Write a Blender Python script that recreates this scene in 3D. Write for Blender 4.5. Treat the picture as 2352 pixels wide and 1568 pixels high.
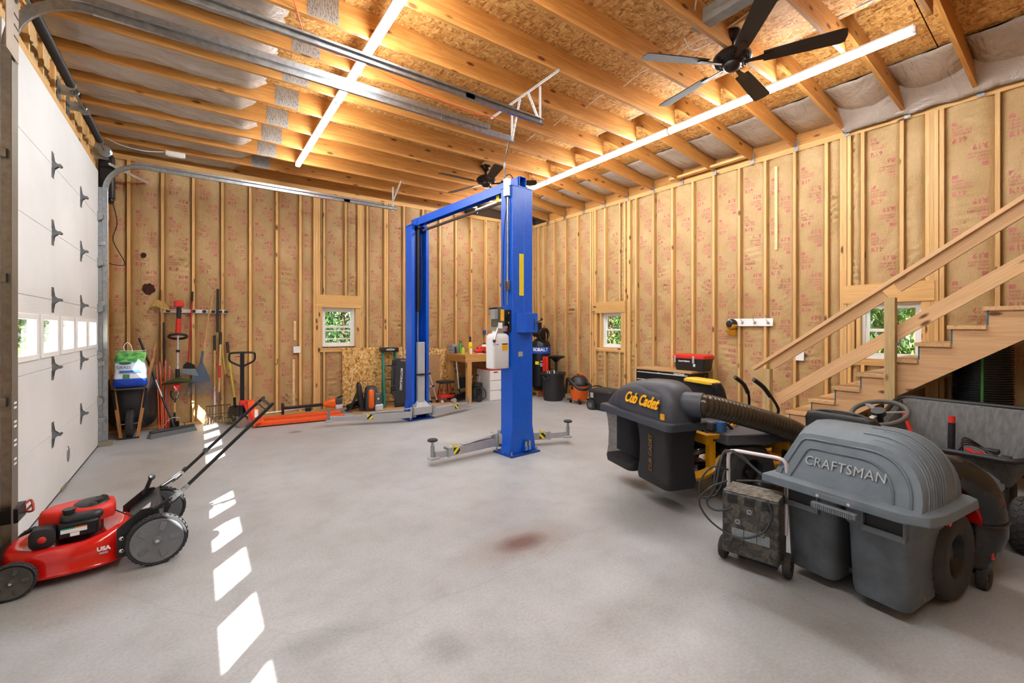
import bpy, bmesh, math, random
from mathutils import Vector, Matrix, noise
random.seed(7)
for o in list(bpy.data.objects): bpy.data.objects.remove(o)
S = bpy.context.scene
COL = S.collection
PI = math.pi
# ---------------------------------------------------------------- camera
cam = bpy.data.cameras.new('camera'); camo = bpy.data.objects.new('camera', cam); COL.objects.link(camo)
camo.location = (0, 0, 1.58); camo.rotation_euler = (PI/2, 0, math.radians(-35.7))
cam.sensor_width = 36; cam.lens = 1010/2352*36; cam.shift_y = -32/2352; cam.clip_start = .05; cam.clip_end = 300
S.camera = camo
# ---------------------------------------------------------------- sky, sun, exposure
W = bpy.data.worlds.new('world'); S.world = W; W.use_nodes = True
nt = W.node_tree; bg = nt.nodes['Background']
sky = nt.nodes.new('ShaderNodeTexSky'); sky.sky_type = 'NISHITA'; sky.sun_disc = False
sky.sun_elevation = math.radians(36); sky.sun_rotation = math.radians(218); sky.air_density = 1.0; sky.dust_density = 2.0
nt.links.new(sky.outputs[0], bg.inputs[0]); bg.inputs[1].default_value = 0.35
sl = bpy.data.lights.new('sun', 'SUN'); sl.energy = 26; sl.angle = math.radians(.6); sl.color = (1, .97, .92)
so = bpy.data.objects.new('sun', sl); COL.objects.link(so)
so.rotation_euler = Vector((1, 1.29, -1.19)).to_track_quat('-Z', 'Y').to_euler(); so.location = (-8, -10, 12)
S.view_settings.view_transform = 'Standard'; S.view_settings.look = 'None'
S.view_settings.gamma = 1; S.view_settings.use_curve_mapping = False
S.view_settings.exposure = 0.62
LED = 62.0                                   # radiance of the LED tubes

# ---------------------------------------------------------------- helpers
def hexc(h):
    h = h.lstrip('#'); r = []
    for i in (0, 2, 4):
        c = int(h[i:i+2], 16)/255; r.append(c/12.92 if c <= .04045 else ((c+.055)/1.055)**2.4)
    return tuple(r)+(1,)
class NT:
    def __init__(s, name):
        s.m = bpy.data.materials.new(name); s.m.use_nodes = True; s.t = s.m.node_tree; s.b = s.t.nodes['Principled BSDF']
    def n(s, typ, **kw):
        o = s.t.nodes.new('ShaderNode'+typ)
        for k, v in kw.items():
            if k.startswith('i_'):
                k2 = k[2:]; k2 = int(k2) if k2.isdigit() else k2.replace('_', ' ')
                o.inputs[k2].default_value = v
            else: setattr(o, k, v)
        return o
    def l(s, a, b): s.t.links.new(a, b)
    def ramp(s, fac, stops):
        r = s.n('ValToRGB'); e = r.color_ramp.elements
        while len(e) < len(stops): e.new(.5)
        for i, (p, c) in enumerate(stops): e[i].position = p; e[i].color = c
        s.l(fac, r.inputs[0]); return r.outputs[0]
    def mix(s, fac, a, b, mode='MIX'):
        m = s.n('MixRGB', blend_type=mode)
        for i, x in enumerate((fac, a, b)):
            if isinstance(x, bpy.types.NodeSocket): s.l(x, m.inputs[i])
            else: m.inputs[i].default_value = x
        return m.outputs[0]
    def coord(s, sc=(1, 1, 1), rnd=0, kind='Object', rot=(0, 0, 0)):
        tc = s.n('TexCoord'); mp = s.n('Mapping'); mp.inputs['Scale'].default_value = sc; mp.inputs['Rotation'].default_value = rot
        s.l(tc.outputs[kind], mp.inputs[0])
        if rnd:
            oi = s.n('ObjectInfo'); vm = s.n('VectorMath', operation='SCALE'); vm.inputs[0].default_value = (13.1, 7.7, 5.3)
            s.l(oi.outputs['Random'], vm.inputs['Scale']); s.l(vm.outputs[0], mp.inputs['Location'])
        return mp.outputs[0]
    def noise(s, vec, scale, detail=3, rough=.5, out=0, dist=0):
        o = s.n('TexNoise'); o.inputs['Scale'].default_value = scale; o.inputs['Detail'].default_value = detail
        o.inputs['Roughness'].default_value = rough; o.inputs['Distortion'].default_value = dist
        if vec: s.l(vec, o.inputs['Vector'])
        return o.outputs[out]
    def bump(s, h, dist=.01, st=1):
        b = s.n('Bump'); b.inputs['Distance'].default_value = dist; b.inputs['Strength'].default_value = st
        s.l(h, b.inputs['Height']); s.l(b.outputs[0], s.b.inputs['Normal'])
    def set(s, **kw):
        for k, v in kw.items():
            i = s.b.inputs[k.replace('_', ' ')]
            if isinstance(v, bpy.types.NodeSocket): s.l(v, i)
            else: i.default_value = v
        return s.m
MATS = {}
def plain(key, h, rough=.5, metal=0, var=.12, bump=0, scale=14, **kw):
    """coloured surface with faint uneven wear"""
    if key in MATS: return MATS[key]
    t = NT(key); c = hexc(h); v = t.coord(rnd=1)
    f = t.noise(v, scale, 4, .6)
    d = tuple(x*(1-var) for x in c[:3])+(1,); e = tuple(min(1, x*(1+var)) for x in c[:3])+(1,)
    t.set(Base_Color=t.ramp(f, [(.3, d), (.7, e)]), Metallic=metal)
    r = t.n('MapRange', i_3=max(.03, rough-.08), i_4=min(1, rough+.1)); t.l(f, r.inputs[0]); t.l(r.outputs[0], t.b.inputs['Roughness'])
    if bump: t.bump(t.noise(v, scale*12, 3), bump)
    t.set(**kw); MATS[key] = t.m; return t.m
def wood(key, c1, c2, axis, knots=1, rough=.6, c3=None):
    if key in MATS: return MATS[key]
    t = NT(key); st = [9, 9, 9]; st[axis] = .55
    v = t.coord(tuple(st), 1); g = t.noise(v, 2.2, 5, .6, dist=.9)
    st2 = [60, 60, 60]; st2[axis] = 1.5
    fine = t.noise(t.coord(tuple(st2), 1), 2, 2)
    base = t.ramp(g, [(.3, hexc(c1)), (.5, hexc(c2)), (.62, hexc(c1)), (.75, hexc(c2))])
    base = t.mix(.18, base, t.ramp(fine, [(.35, (.25, .13, .05, 1)), (.6, (1, .95, .85, 1))]), 'MULTIPLY')
    if knots:
        st3 = [7, 7, 7]; st3[axis] = 2.6
        vo = t.n('TexVoronoi'); vo.inputs['Scale'].default_value = 1.0; t.l(t.coord(tuple(st3), 1), vo.inputs['Vector'])
        k = t.ramp(vo.outputs['Distance'], [(.09, (1, 1, 1, 1)), (.17, (0, 0, 0, 1))])
        base = t.mix(k, base, hexc(c3 or '#6b3d17'))
    oi = t.n('ObjectInfo'); hs = t.n('HueSaturation'); mr = t.n('MapRange', i_3=.82, i_4=1.12)
    t.l(oi.outputs['Random'], mr.inputs[0]); t.l(mr.outputs[0], hs.inputs['Value']); t.l(base, hs.inputs['Color'])
    t.set(Base_Color=hs.outputs[0], Roughness=rough); t.bump(g, .002); MATS[key] = t.m; return t.m
def osb(key, cs, flat=(0, 1, 2), rough=.65, sc=1.0):
    if key in MATS: return MATS[key]
    t = NT(key); co = t.coord((1, 1, 1), 1)
    wob = t.noise(co, 5, 2, out=1)
    def layer(scl, rot, seed):
        mp = t.n('Mapping'); mp.inputs['Scale'].default_value = tuple(s*sc for s in scl); mp.inputs['Rotation'].default_value = rot
        mp.inputs['Location'].default_value = (seed, seed*1.7, seed*.6)
        a = t.mix(.05, co, wob, 'ADD'); t.l(a, mp.inputs[0])
        vo = t.n('TexVoronoi', feature='F1'); vo.inputs['Scale'].default_value = 1; t.l(mp.outputs[0], vo.inputs['Vector']); return vo
    a = layer((16, 52, 16), (.3, .2, .5), 1); b = layer((50, 15, 17), (.1, .4, -.35), 3); c = layer((22, 22, 60), (.5, .1, .9), 9)
    sel = t.noise(co, 16, 2); sel2 = t.noise(co, 22, 2)
    col = t.mix(t.ramp(sel, [(.46, (0, 0, 0, 1)), (.5, (1, 1, 1, 1))]), a.outputs['Color'], b.outputs['Color'])
    col = t.mix(t.ramp(sel2, [(.52, (0, 0, 0, 1)), (.56, (1, 1, 1, 1))]), col, c.outputs['Color'])
    bw = t.n('SeparateColor'); t.l(col, bw.inputs[0])
    r = t.ramp(bw.outputs[0], [(.05, hexc(cs[0])), (.25, hexc(cs[1])), (.6, hexc(cs[2])), (.95, hexc(cs[3]))])
    t.set(Base_Color=r, Roughness=rough); t.bump(bw.outputs[1], .002); MATS[key] = t.m; return t.m
def emis(key, col, st):
    t = NT(key); t.set(Base_Color=(.9, .9, .9, 1), Emission_Color=col, Emission_Strength=st); MATS[key] = t.m; return t.m

class MB:
    """collects shapes; build() links them as ONE mesh object"""
    def __init__(s): s.v = []; s.f = []
    def add(s, vs, fs):
        k = len(s.v); s.v += [tuple(p) for p in vs]; s.f += [tuple(i+k for i in f) for f in fs]; return s
    def box(s, x0, x1, y0, y1, z0, z1, M=None):
        vs = [Vector((x, y, z)) for z in (z0, z1) for y in (y0, y1) for x in (x0, x1)]
        if M: vs = [M @ p for p in vs]
        return s.add(vs, [(0, 2, 3, 1), (4, 5, 7, 6), (0, 1, 5, 4), (2, 6, 7, 3), (0, 4, 6, 2), (1, 3, 7, 5)])
    def cbox(s, c, d, M=None):
        c = Vector(c); R = Matrix.Translation(c) @ (M.to_4x4() if M else Matrix())
        return s.box(-d[0]/2, d[0]/2, -d[1]/2, d[1]/2, -d[2]/2, d[2]/2, R)
    def bar(s, p0, p1, w, h, up=(0, 0, 1)):
        p0, p1 = Vector(p0), Vector(p1); return s.box(0, (p1-p0).length, -w/2, w/2, -h/2, h/2, axm(p0, p1-p0, up))
    def cyl(s, p0, p1, r, r2=None, n=16, cap=True):
        r2 = r if r2 is None else r2
        return s.tube([p0, p1], [r, r2], n, cap=cap)
    def tube(s, pts, r, n=8, closed=False, cap=True, flat=1.0):
        pts = [Vector(p) for p in pts]; m = len(pts)
        rs = r if isinstance(r, (list, tuple)) else [r]*m
        rings = []; prev = None
        for i, p in enumerate(pts):
            a = pts[i-1] if (i or closed) else p; b = pts[(i+1) % m] if (i < m-1 or closed) else p
            t = (b-a).normalized()
            if prev is None:
                u = t.cross(Vector((0, 0, 1)))
                if u.length < .05: u = t.cross(Vector((1, 0, 0)))
            else: u = prev-t*prev.dot(t)
            u.normalize(); prev = u; w = t.cross(u)
            rings.append([p+u*math.cos(2*PI*k/n)*rs[i]+w*math.sin(2*PI*k/n)*rs[i]*flat for k in range(n)])
        return s.loft(rings, cap and not closed, closed)
    def loft(s, rings, cap=True, closed=False):
        n = len(rings[0]); vs = [p for r in rings for p in r]; fs = []; m = len(rings)
        for i in range(m if closed else m-1):
            for k in range(n):
                j = (i+1) % m; fs.append((i*n+k, i*n+(k+1) % n, j*n+(k+1) % n, j*n+k))
        if cap: fs.append(tuple(range(n-1, -1, -1))); fs.append(tuple(range((m-1)*n, m*n)))
        return s.add(vs, fs)
    def lathe(s, prof, o=(0, 0, 0), axis=(0, 0, 1), n=24, a0=0, a1=2*PI):
        M = axm(Vector(o), Vector(axis), (0, 1, 0) if abs(Vector(axis).normalized().y) < .9 else (1, 0, 0))
        full = abs(a1-a0-2*PI) < 1e-6; k = n if full else n+1
        vs = [M @ Vector((z, r*math.cos(a0+(a1-a0)*i/n), r*math.sin(a0+(a1-a0)*i/n))) for r, z in prof for i in range(k)]
        fs = [(j*k+i, j*k+(i+1) % k, (j+1)*k+(i+1) % k, (j+1)*k+i) for j in range(len(prof)-1) for i in range(n)]
        return s.add(vs, fs)
    def prism(s, poly, a, b, plane='xz'):
        f = {'xz': lambda u, v, w: (u, w, v), 'yz': lambda u, v, w: (w, u, v), 'xy': lambda u, v, w: (u, v, w)}[plane]
        n = len(poly); return s.add([f(u, v, a) for u, v in poly]+[f(u, v, b) for u, v in poly],
            [tuple(range(n-1, -1, -1)), tuple(range(n, 2*n))]+[(i, (i+1) % n, n+(i+1) % n, n+i) for i in range(n)])
    def ball(s, c, r, n=12, m=8):
        r = (r, r, r) if not isinstance(r, (tuple, list)) else r; c = Vector(c)
        rings = [[c+Vector((r[0]*math.sin(PI*j/m)*math.cos(2*PI*i/n), r[1]*math.sin(PI*j/m)*math.sin(2*PI*i/n), r[2]*math.cos(PI*j/m))) for i in range(n)] for j in range(m+1)]
        return s.loft(rings, False)
    def torus(s, c, R, r, axis=(0, 0, 1), n=24, m=8, flat=1):
        M = axm(Vector(c), Vector(axis), (0, 1, 0) if abs(Vector(axis).normalized().y) < .9 else (1, 0, 0))
        return s.tube([M @ Vector((0, R*math.cos(2*PI*i/n), R*math.sin(2*PI*i/n))) for i in range(n)], r, m, True)
    def mesh(s, name, mat, smooth=0):
        me = bpy.data.meshes.new(name); me.from_pydata(s.v, [], s.f)
        bm = bmesh.new(); bm.from_mesh(me); bmesh.ops.recalc_face_normals(bm, faces=bm.faces); bm.to_mesh(me); bm.free()
        me.materials.append(mat)
        if smooth:
            me.polygons.foreach_set('use_smooth', [True]*len(me.polygons)); me.set_sharp_from_angle(angle=math.radians(smooth))
        me.update(); return me
    def build(s, name, mat, parent=None, smooth=0, bevel=0, seg=2):
        o = bpy.data.objects.new(name, s.mesh(name, mat, smooth)); COL.objects.link(o); o.parent = parent
        if bevel:
            b = o.modifiers.new('b', 'BEVEL'); b.width = bevel; b.segments = seg; b.limit_method = 'ANGLE'; b.angle_limit = math.radians(40)
            if not smooth:
                me = o.data; me.polygons.foreach_set('use_smooth', [True]*len(me.polygons)); me.set_sharp_from_angle(angle=math.radians(35))
        return o
def axm(p, d, up=(0, 0, 1)):
    x = Vector(d).normalized(); z = Vector(up); y = z.cross(x)
    if y.length < 1e-4: y = Vector((0, 1, 0)).cross(x)
    if y.length < 1e-4: y = Vector((1, 0, 0)).cross(x)
    y.normalize(); z = x.cross(y)
    return Matrix.Translation(Vector(p)) @ Matrix((x, y, z)).transposed().to_4x4()
def tag(o, label=None, cat=None, group=None, kind=None):
    for k, v in (('label', label), ('category', cat), ('group', group), ('kind', kind)):
        if v: o[k] = v
    return o
def thing(name, label, cat, loc=(0, 0, 0), rz=0, group=None, rot=None):
    o = bpy.data.objects.new(name, None); COL.objects.link(o); o.location = loc
    o.rotation_euler = rot or (0, 0, math.radians(rz)); o.empty_display_size = .1
    return tag(o, label, cat, group)
def plank(name, p0, p1, w, h, mat, parent=None, up=(0, 0, 1), bevel=0):
    """lumber whose own x axis runs along the grain; w sideways, h along up"""
    p0, p1 = Vector(p0), Vector(p1); L = (p1-p0).length
    o = MB().box(0, L, -w/2, w/2, -h/2, h/2).build(name, mat, parent, bevel=bevel); o.matrix_local = axm(p0, p1-p0, up); return o
def dup(o, parent=None):
    c = o.copy(); COL.objects.link(c); c.parent = parent
    for ch in list(o.children): dup(ch, c)
    return c
FONT = {}
def text(s, size, mat, parent, loc, right, up, name='lettering', ext=.001, bold=0, shear=0, align='CENTER', space=1, squeeze=1):
    k = (s, mat.name, round(size, 4), ext, bold, shear, align, space)
    if k not in FONT:
        cu = bpy.data.curves.new('t', 'FONT'); cu.body = s; cu.size = size; cu.extrude = ext; cu.offset = bold; cu.shear = shear
        cu.align_x = align; cu.align_y = 'CENTER'; cu.resolution_u = 3; cu.space_character = space
        ob = bpy.data.objects.new('t', cu); me = bpy.data.meshes.new_from_object(ob); me.materials.clear(); me.materials.append(mat)
        bpy.data.objects.remove(ob); FONT[k] = me
    o = bpy.data.objects.new(name, FONT[k]); COL.objects.link(o); o.parent = parent
    r, u = Vector(right).normalized(), Vector(up).normalized(); nrm = r.cross(u)
    o.matrix_local = Matrix.Translation(Vector(loc)) @ Matrix((r*squeeze, u, nrm)).transposed().to_4x4(); return o
def smoothpath(pts, k=6):
    """Catmull-Rom through points"""
    P = [Vector(p) for p in pts]; out = []
    for i in range(len(P)-1):
        a, b, c, d = P[max(i-1, 0)], P[i], P[i+1], P[min(i+2, len(P)-1)]
        for j in range(k):
            t = j/k; out.append(.5*((2*b)+(c-a)*t+(2*a-5*b+4*c-d)*t*t+(3*b-a-3*c+d)*t**3))
    return out+[P[-1]]
def rrect(w, h, r, n=4, cx=0, cy=0):
    out = []
    for sx, sy, a in ((1, 1, 0), (-1, 1, 1), (-1, -1, 2), (1, -1, 3)):
        for i in range(n+1):
            t = (a+i/n)*PI/2; out.append((cx+sx*(w/2-r)+r*math.cos(t), cy+sy*(h/2-r)+r*math.sin(t)))
    return out
# ---------------------------------------------------------------- materials
stud_z = wood('pine framing z', '#e8bd7e', '#dcae6c', 2)
stud_x = wood('pine framing x', '#e6ba7a', '#d9a965', 0)
joist_x = wood('southern pine', '#d49c55', '#c2853f', 0, c3='#6a3a16')
fir_x = wood('fir stair', '#e0ba8c', '#d9ae7c', 0)
post_z = wood('treated post', '#cdb584', '#bda06a', 2)
osb_deck = osb('osb deck', ('#97632a', '#b9803c', '#cb9550', '#dcae6c'), sc=1.0)
osb_wall = osb('osb sheet', ('#8a5a22', '#c8923f', '#dcb068', '#efd09a'), sc=1.0)
galv = plain('galvanised', '#a9b0b4', .34, 1, .2, scale=25)
steel = plain('steel', '#8d9194', .3, 1, .15)
chrome = plain('chrome', '#d8d8d8', .12, 1, .05)
black = plain('black plastic', '#1d1e20', .42, 0, .25)
blackm = plain('black metal', '#1a1a1c', .35, .3, .2)
rubber = plain('rubber', '#333334', .75, 0, .25, .002)
white = plain('white plastic', '#eceae6', .4, 0, .04)
grey = plain('grey paint', '#a3a5a8', .42, 0, .08)
blue = plain('lift blue', '#0656c8', .32, 0, .1, .0006, 20)
red = plain('red paint', '#d01a16', .14, 0, .06, Coat_Weight=.5)
redpl = plain('red plastic', '#d22a20', .4, 0, .08)
orange = plain('orange plastic', '#ee6a14', .4, 0, .07)
orangem = plain('orange paint', '#f0561c', .35, 0, .06)
yellow = plain('yellow paint', '#e0a010', .3, 0, .06)
yellowl = plain('yellow label', '#f2d80c', .5, 0, .04)
silver = plain('silver label', '#c2c2c0', .35, .5, .08)
inkw = plain('white ink', '#f0f0f0', .5, 0, .02)
inkb = plain('black ink', '#141414', .6, 0, .02)
# ================================================================ floor
t = NT('concrete'); v = t.coord(); 
big = t.noise(v, .55, 4, .55); mid = t.noise(v, 3.5, 5, .65); fine = t.noise(v, 60, 3, .6)
c = t.ramp(big, [(.3, hexc('#aeafaf')), (.5, hexc('#babcbd')), (.7, hexc('#c6c8c9'))])
c = t.mix(.55, c, t.ramp(mid, [(.30, hexc('#b4b3b0')), (.5, hexc('#d6d7d8')), (.7, hexc('#e6e8ea'))]), 'MULTIPLY')
c = t.mix(.25, c, t.ramp(fine, [(.35, (.45, .45, .45, 1)), (.6, (1, 1, 1, 1))]), 'MULTIPLY')
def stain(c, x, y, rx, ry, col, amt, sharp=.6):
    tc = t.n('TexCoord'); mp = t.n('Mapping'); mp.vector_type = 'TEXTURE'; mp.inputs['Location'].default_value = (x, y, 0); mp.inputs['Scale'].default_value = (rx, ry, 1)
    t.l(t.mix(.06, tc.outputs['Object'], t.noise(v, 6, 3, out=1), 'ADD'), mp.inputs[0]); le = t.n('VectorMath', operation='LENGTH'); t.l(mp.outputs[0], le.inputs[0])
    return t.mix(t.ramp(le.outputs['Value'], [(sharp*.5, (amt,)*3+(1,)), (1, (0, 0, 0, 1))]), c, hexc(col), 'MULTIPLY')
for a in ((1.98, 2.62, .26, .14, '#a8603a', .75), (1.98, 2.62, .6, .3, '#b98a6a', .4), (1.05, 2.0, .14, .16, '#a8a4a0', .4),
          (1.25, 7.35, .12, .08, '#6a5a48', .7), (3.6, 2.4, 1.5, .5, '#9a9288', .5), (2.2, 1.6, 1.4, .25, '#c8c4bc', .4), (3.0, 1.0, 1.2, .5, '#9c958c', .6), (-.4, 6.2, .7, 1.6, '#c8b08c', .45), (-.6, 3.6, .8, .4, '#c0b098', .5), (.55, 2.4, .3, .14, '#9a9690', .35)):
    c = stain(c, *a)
cr = t.n('TexVoronoi', feature='DISTANCE_TO_EDGE'); cr.inputs['Scale'].default_value = .28; t.l(t.mix(.25, v, t.noise(v, 1.5, 4, out=1), 'ADD'), cr.inputs['Vector'])
c = t.mix(t.ramp(cr.outputs[0], [(.0, (.12,)*3+(1,)), (.0025, (0, 0, 0, 1))]), c, (.42, .38, .3, 1), 'MULTIPLY')
t.set(Base_Color=c); rr = t.n('MapRange', i_3=.3, i_4=.62); t.l(mid, rr.inputs[0]); t.l(rr.outputs[0], t.b.inputs['Roughness']); t.bump(t.mix(.5, mid, fine), .0025, .6)
concrete = t.m
XL, XR, YB, YF, ZP = -1.10, 7.07, 8.85, -1.25, 4.13       # inner faces of the framing, underside of the top plates
tag(MB().box(XL-.16, XR+.16, YF-.16, YB+.16, -.12, 0).build('floor', concrete), 'grey mottled concrete floor slab of the garage', kind='structure')
t = NT('grass ground'); v = t.coord(); t.set(Base_Color=t.ramp(t.noise(v, 3, 5), [(.3, hexc('#31501c')), (.7, hexc('#7fa04a'))]), Roughness=.9)
grassm = t.m
t = NT('gravel'); v = t.coord(); t.set(Base_Color=t.ramp(t.noise(v, 25, 4, .7), [(.3, hexc('#a39c8e')), (.7, hexc('#e0dacb'))]), Roughness=.9); gravel = t.m
tag(MB().box(-60, 70, -60, 70, -.5, -.14).build('ground', grassm), 'green lawn around the garage outside', kind='structure')
tag(MB().box(-14, XL-.17, -8, 12, -.16, -.10).build('driveway', gravel), 'pale gravel driveway outside the garage doors', kind='structure')

# ================================================================ framed walls
t = NT('kraft paper'); v = t.coord(rnd=1); g = t.noise(v, 2.2, 4); sp = t.noise(v, 180, 2, .8); wr = t.noise(t.coord((9, 9, 2.2), 1), 1.6, 5, .6, dist=1.5)
c = t.ramp(g, [(.3, hexc('#ba9862')), (.7, hexc('#cdae7a'))]); c = t.mix(.4, c, t.ramp(sp, [(.38, hexc('#a98455')), (.6, (1, 1, 1, 1))]), 'MULTIPLY')
wr2 = t.noise(t.coord((26, 26, 9), 1), 1.2, 4, .65, dist=2.5); t.set(Base_Color=c, Roughness=.5); t.bump(t.mix(.4, wr, wr2), .016, .85); kraft = t.m
printm = plain('red print', '#bb6a60', .6, 0, .18, scale=60)
torn = plain('torn insulation', '#4a2420', .95, 0, .5, .01, 30)
GL = {}
def glyphs(s, size, bold=0):
    if s not in GL:
        cu = bpy.data.curves.new('t', 'FONT'); cu.body = s; cu.size = size; cu.offset = bold; cu.resolution_u = 1
        ob = bpy.data.objects.new('t', cu); me = bpy.data.meshes.new_from_object(ob)
        GL[s] = ([tuple(p.co[:2]) for p in me.vertices], [tuple(p.vertices) for p in me.polygons]); bpy.data.objects.remove(ob); bpy.data.meshes.remove(me)
    return GL[s]
def stamp():
    V, F = [], []
    def put(vs, fs, x, z):
        k = len(V); V.extend((a+x, b+z) for a, b in vs); F.extend(tuple(i+k for i in f) for f in fs)
    put([(0, 0), (.05, 0), (.05, .045), (0, .045)], [(0, 1, 2, 3)], 0, -.045)
    for s, sz, z, b in (('PINK', .042, -.09, .0006), ('NEXT GEN', .034, -.127, .0005), ('FIBERGLAS', .034, -.162, .0005), ('R19', .078, -.245, .0025)):
        vs, fs = glyphs(s, sz, b); put(vs, fs, 0, z)
    put([(0, 0), (.2, 0), (.2, .002), (0, .002)], [(0, 1, 2, 3)], -.02, -.262)
    return V, F
SV, SF = stamp()
def batt(parent, s0, s1, z0, z1, seed, wrinkle=1.0):
    w, h = s1-s0, z1-z0; nx = max(3, int(w/.026)); nz = max(4, int(h/.034))
    wrinkle *= min(1, h/.9); rn = random.Random(seed); fold = [(rn.uniform(0, 1), rn.uniform(z0, z1), rn.choice((-1, 1))*rn.uniform(.8, 2.2), rn.uniform(.05, .14)) for _ in range(8)]
    full = rn.random()
    def d(s, z):
        u = (s-s0)/w; e = max(0, 4*u*(1-u)); b = .075-.045*e**.4
        n = noise.noise(Vector((s*7+seed, z*1.6, seed*.37)))*.014+noise.noise(Vector((s*16, z*6+seed, 3)))*.004
        lo = max(0, 1-(z-z0)/.75); up = max(0, 1-(z1-z)/.45)
        n += (lo*.55+up*.5)*wrinkle*(abs(noise.noise(Vector((s*5+seed, z*15+4*abs(u-.5), seed))))-.2)*.11
        for fu, fz, k, amp in fold:                       # draped creases running in from a stud
            q = (z-fz)-k*(u-fu)*w*1.6; rad = math.hypot((u-fu)*w*1.5, (z-fz)*.9)
            n += wrinkle*amp*.34*math.exp(-(rad/.26)**2)*(1.2*abs(math.sin(q*34))**.6-.7)
        return max(.0, min(.085, b-n*e**.3)) if h > .2 else .03
    mb = MB(); vs = []; fs = []
    for j in range(nz+1):
        for i in range(nx+1):
            s = s0+w*i/nx; z = z0+h*j/nz; vs.append((s, d(s, z), z))
    for j in range(nz):
        for i in range(nx):
            a = j*(nx+1)+i; fs.append((a, a+1, a+nx+2, a+nx+1))
    G = [p[1] for p in vs]
    def dp(s, z):                                          # depth on the faceted paper itself
        u = min(max((s-s0)/w, 0), .9999)*nx; v_ = min(max((z-z0)/h, 0), .9999)*nz; i, j = int(u), int(v_); u -= i; v_ -= j; a = j*(nx+1)+i
        return (G[a]*(1-u)+G[a+1]*u)*(1-v_)+(G[a+nx+1]*(1-u)+G[a+nx+2]*u)*v_
    k = len(vs); vs += [(s0, .13, z0), (s1, .13, z0), (s1, .13, z1), (s0, .13, z1)]
    fs += [(k, k+3, k+2, k+1)]
    mb.add(vs, fs); o = mb.build('insulation_batt', kraft, parent, smooth=80)
    if w > .2 and h > .35:
        m2 = MB(); ph = rn.uniform(0, .6); z = z1-.06-ph*.4; left = s0+.06; right = s1-.05
        while z-.27 > z0:
            V = [(left+x, z+y) for x, y in SV if 1]
            m2.add([(a, dp(a, b)-.003, b) for a, b in V], SF)
            if w > .3:
                V = [(right-x, z-.56-y) for x, y in SV]
                if z-.58 > z0 and z-.3 < z1: m2.add([(a, dp(a, b)-.003, b) for a, b in V], SF)
            z -= .61
        if m2.v: m2.build('print', printm, o)
    return o
STUDM = {}
def stud(parent, a, b, z0=None, z1=None, name='stud', y1=.14):
    z0 = .04 if z0 is None else z0; z1 = ZP if z1 is None else z1; k = (round(b-a, 3), round(z1-z0, 3), y1)
    if k not in STUDM: STUDM[k] = MB().box(0, b-a, 0, y1, 0, z1-z0).mesh('stud', stud_z)
    o = bpy.data.objects.new(name, STUDM[k]); COL.objects.link(o); o.parent = parent; o.location = (a, 0, z0); return o
def frame_wall(name, label, M, s0, s1, full, openings, extra=(), seed=1, batts=True):
    """full: (a,b) full-height members; openings: dict with o=(s0,s1,z0,z1), cripples, header=(s0,s1,z0,z1), sill; built in wall space: x along, y into the wall, z up"""
    sk = MB(); xs = [s0-.16]
    for op in sorted(openings, key=lambda q: q['o'][0]):
        a, b, z0, z1 = op['o']; sk.box(xs[-1], a, .142, .155, 0, ZP+.1)
        if z0 > .05: sk.box(a, b, .142, .155, 0, z0)
        sk.box(a, b, .142, .155, z1, ZP+.1); xs.append(b)
    sk.box(xs[-1], s1+.16, .142, .155, 0, ZP+.1)
    root = sk.build(name, osb_wall); root.matrix_world = M; tag(root, label, kind='structure')
    plank('top_plate', (s0, .07, ZP+.019), (s1, .07, ZP+.019), .14, .038, stud_x, root)
    plank('top_plate', (s0, .07, ZP+.0575), (s1, .07, ZP+.0575), .14, .038, stud_x, root)
    segs = [s0]
    for op in sorted(openings, key=lambda q: q['o'][0]):
        if op['o'][2] < .05: segs += [op['o'][0], op['o'][1]]
    segs.append(s1)
    for i in range(0, len(segs), 2): plank('bottom_plate', (segs[i], .07, .019), (segs[i+1], .07, .019), .14, .038, stud_x, root)
    for a, b in full: stud(root, a, b)
    k = seed*100; fl = sorted(full)
    for i in range(len(fl)-1):
        a, b = fl[i][1], fl[i+1][0]
        if b-a < .03 or not batts: continue
        op = [q for q in openings if q['o'][0] < b and q['o'][1] > a]
        if not op: k += 1; batt(root, a, b, .04, ZP, k); continue
        q = op[0]; cr = sorted(q['cripples']); hd = q['header']
        for (c0, c1) in cr:
            stud(root, c0, c1, hd[3], ZP, 'cripple_stud')
            if q['o'][2] > .05: stud(root, c0, c1, .04, q['sill'][2], 'cripple_stud')
        e = [(a, a)]+[c_ for c_ in cr if a-.01 <= c_[0] and c_[1] <= b+.01]+[(b, b)]
        for j in range(len(e)-1):
            if e[j+1][0]-e[j][1] > .04:
                k += 1; batt(root, e[j][1], e[j+1][0], hd[3], ZP, k, 1.1)
                if q['o'][2] > .05: batt(root, e[j][1], e[j+1][0], .04, q['sill'][2], k+50, .9)
    for q in openings:
        hd = q['header']; hy = q.get('hy', .12)
        plank('header', (hd[0], hy/2-.012, (hd[2]+hd[3])/2), (hd[1], hy/2-.012, (hd[2]+hd[3])/2), hy, hd[3]-hd[2], stud_x, root)
        if q['o'][2] > .05:
            sl_ = q['sill']
            for j in range(2): plank('sill', (sl_[0], .07, sl_[2]+.019+.038*j), (sl_[1], .07, sl_[2]+.019+.038*j), .14, .038, stud_x, root)
            for a, b in q['jacks']: stud(root, a, b, sl_[2]+.076, hd[2], 'jack_stud')
    return root
def run(lst, w=.038): return [(a-w/2, a+w/2) for a in lst]
MA = Matrix(((1, 0, 0, 0), (0, 1, 0, YB), (0, 0, 1, 0), (0, 0, 0, 1)))
MBm = Matrix(((0, 1, 0, XR), (-1, 0, 0, 0), (0, 0, 1, 0), (0, 0, 0, 1)))
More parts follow.
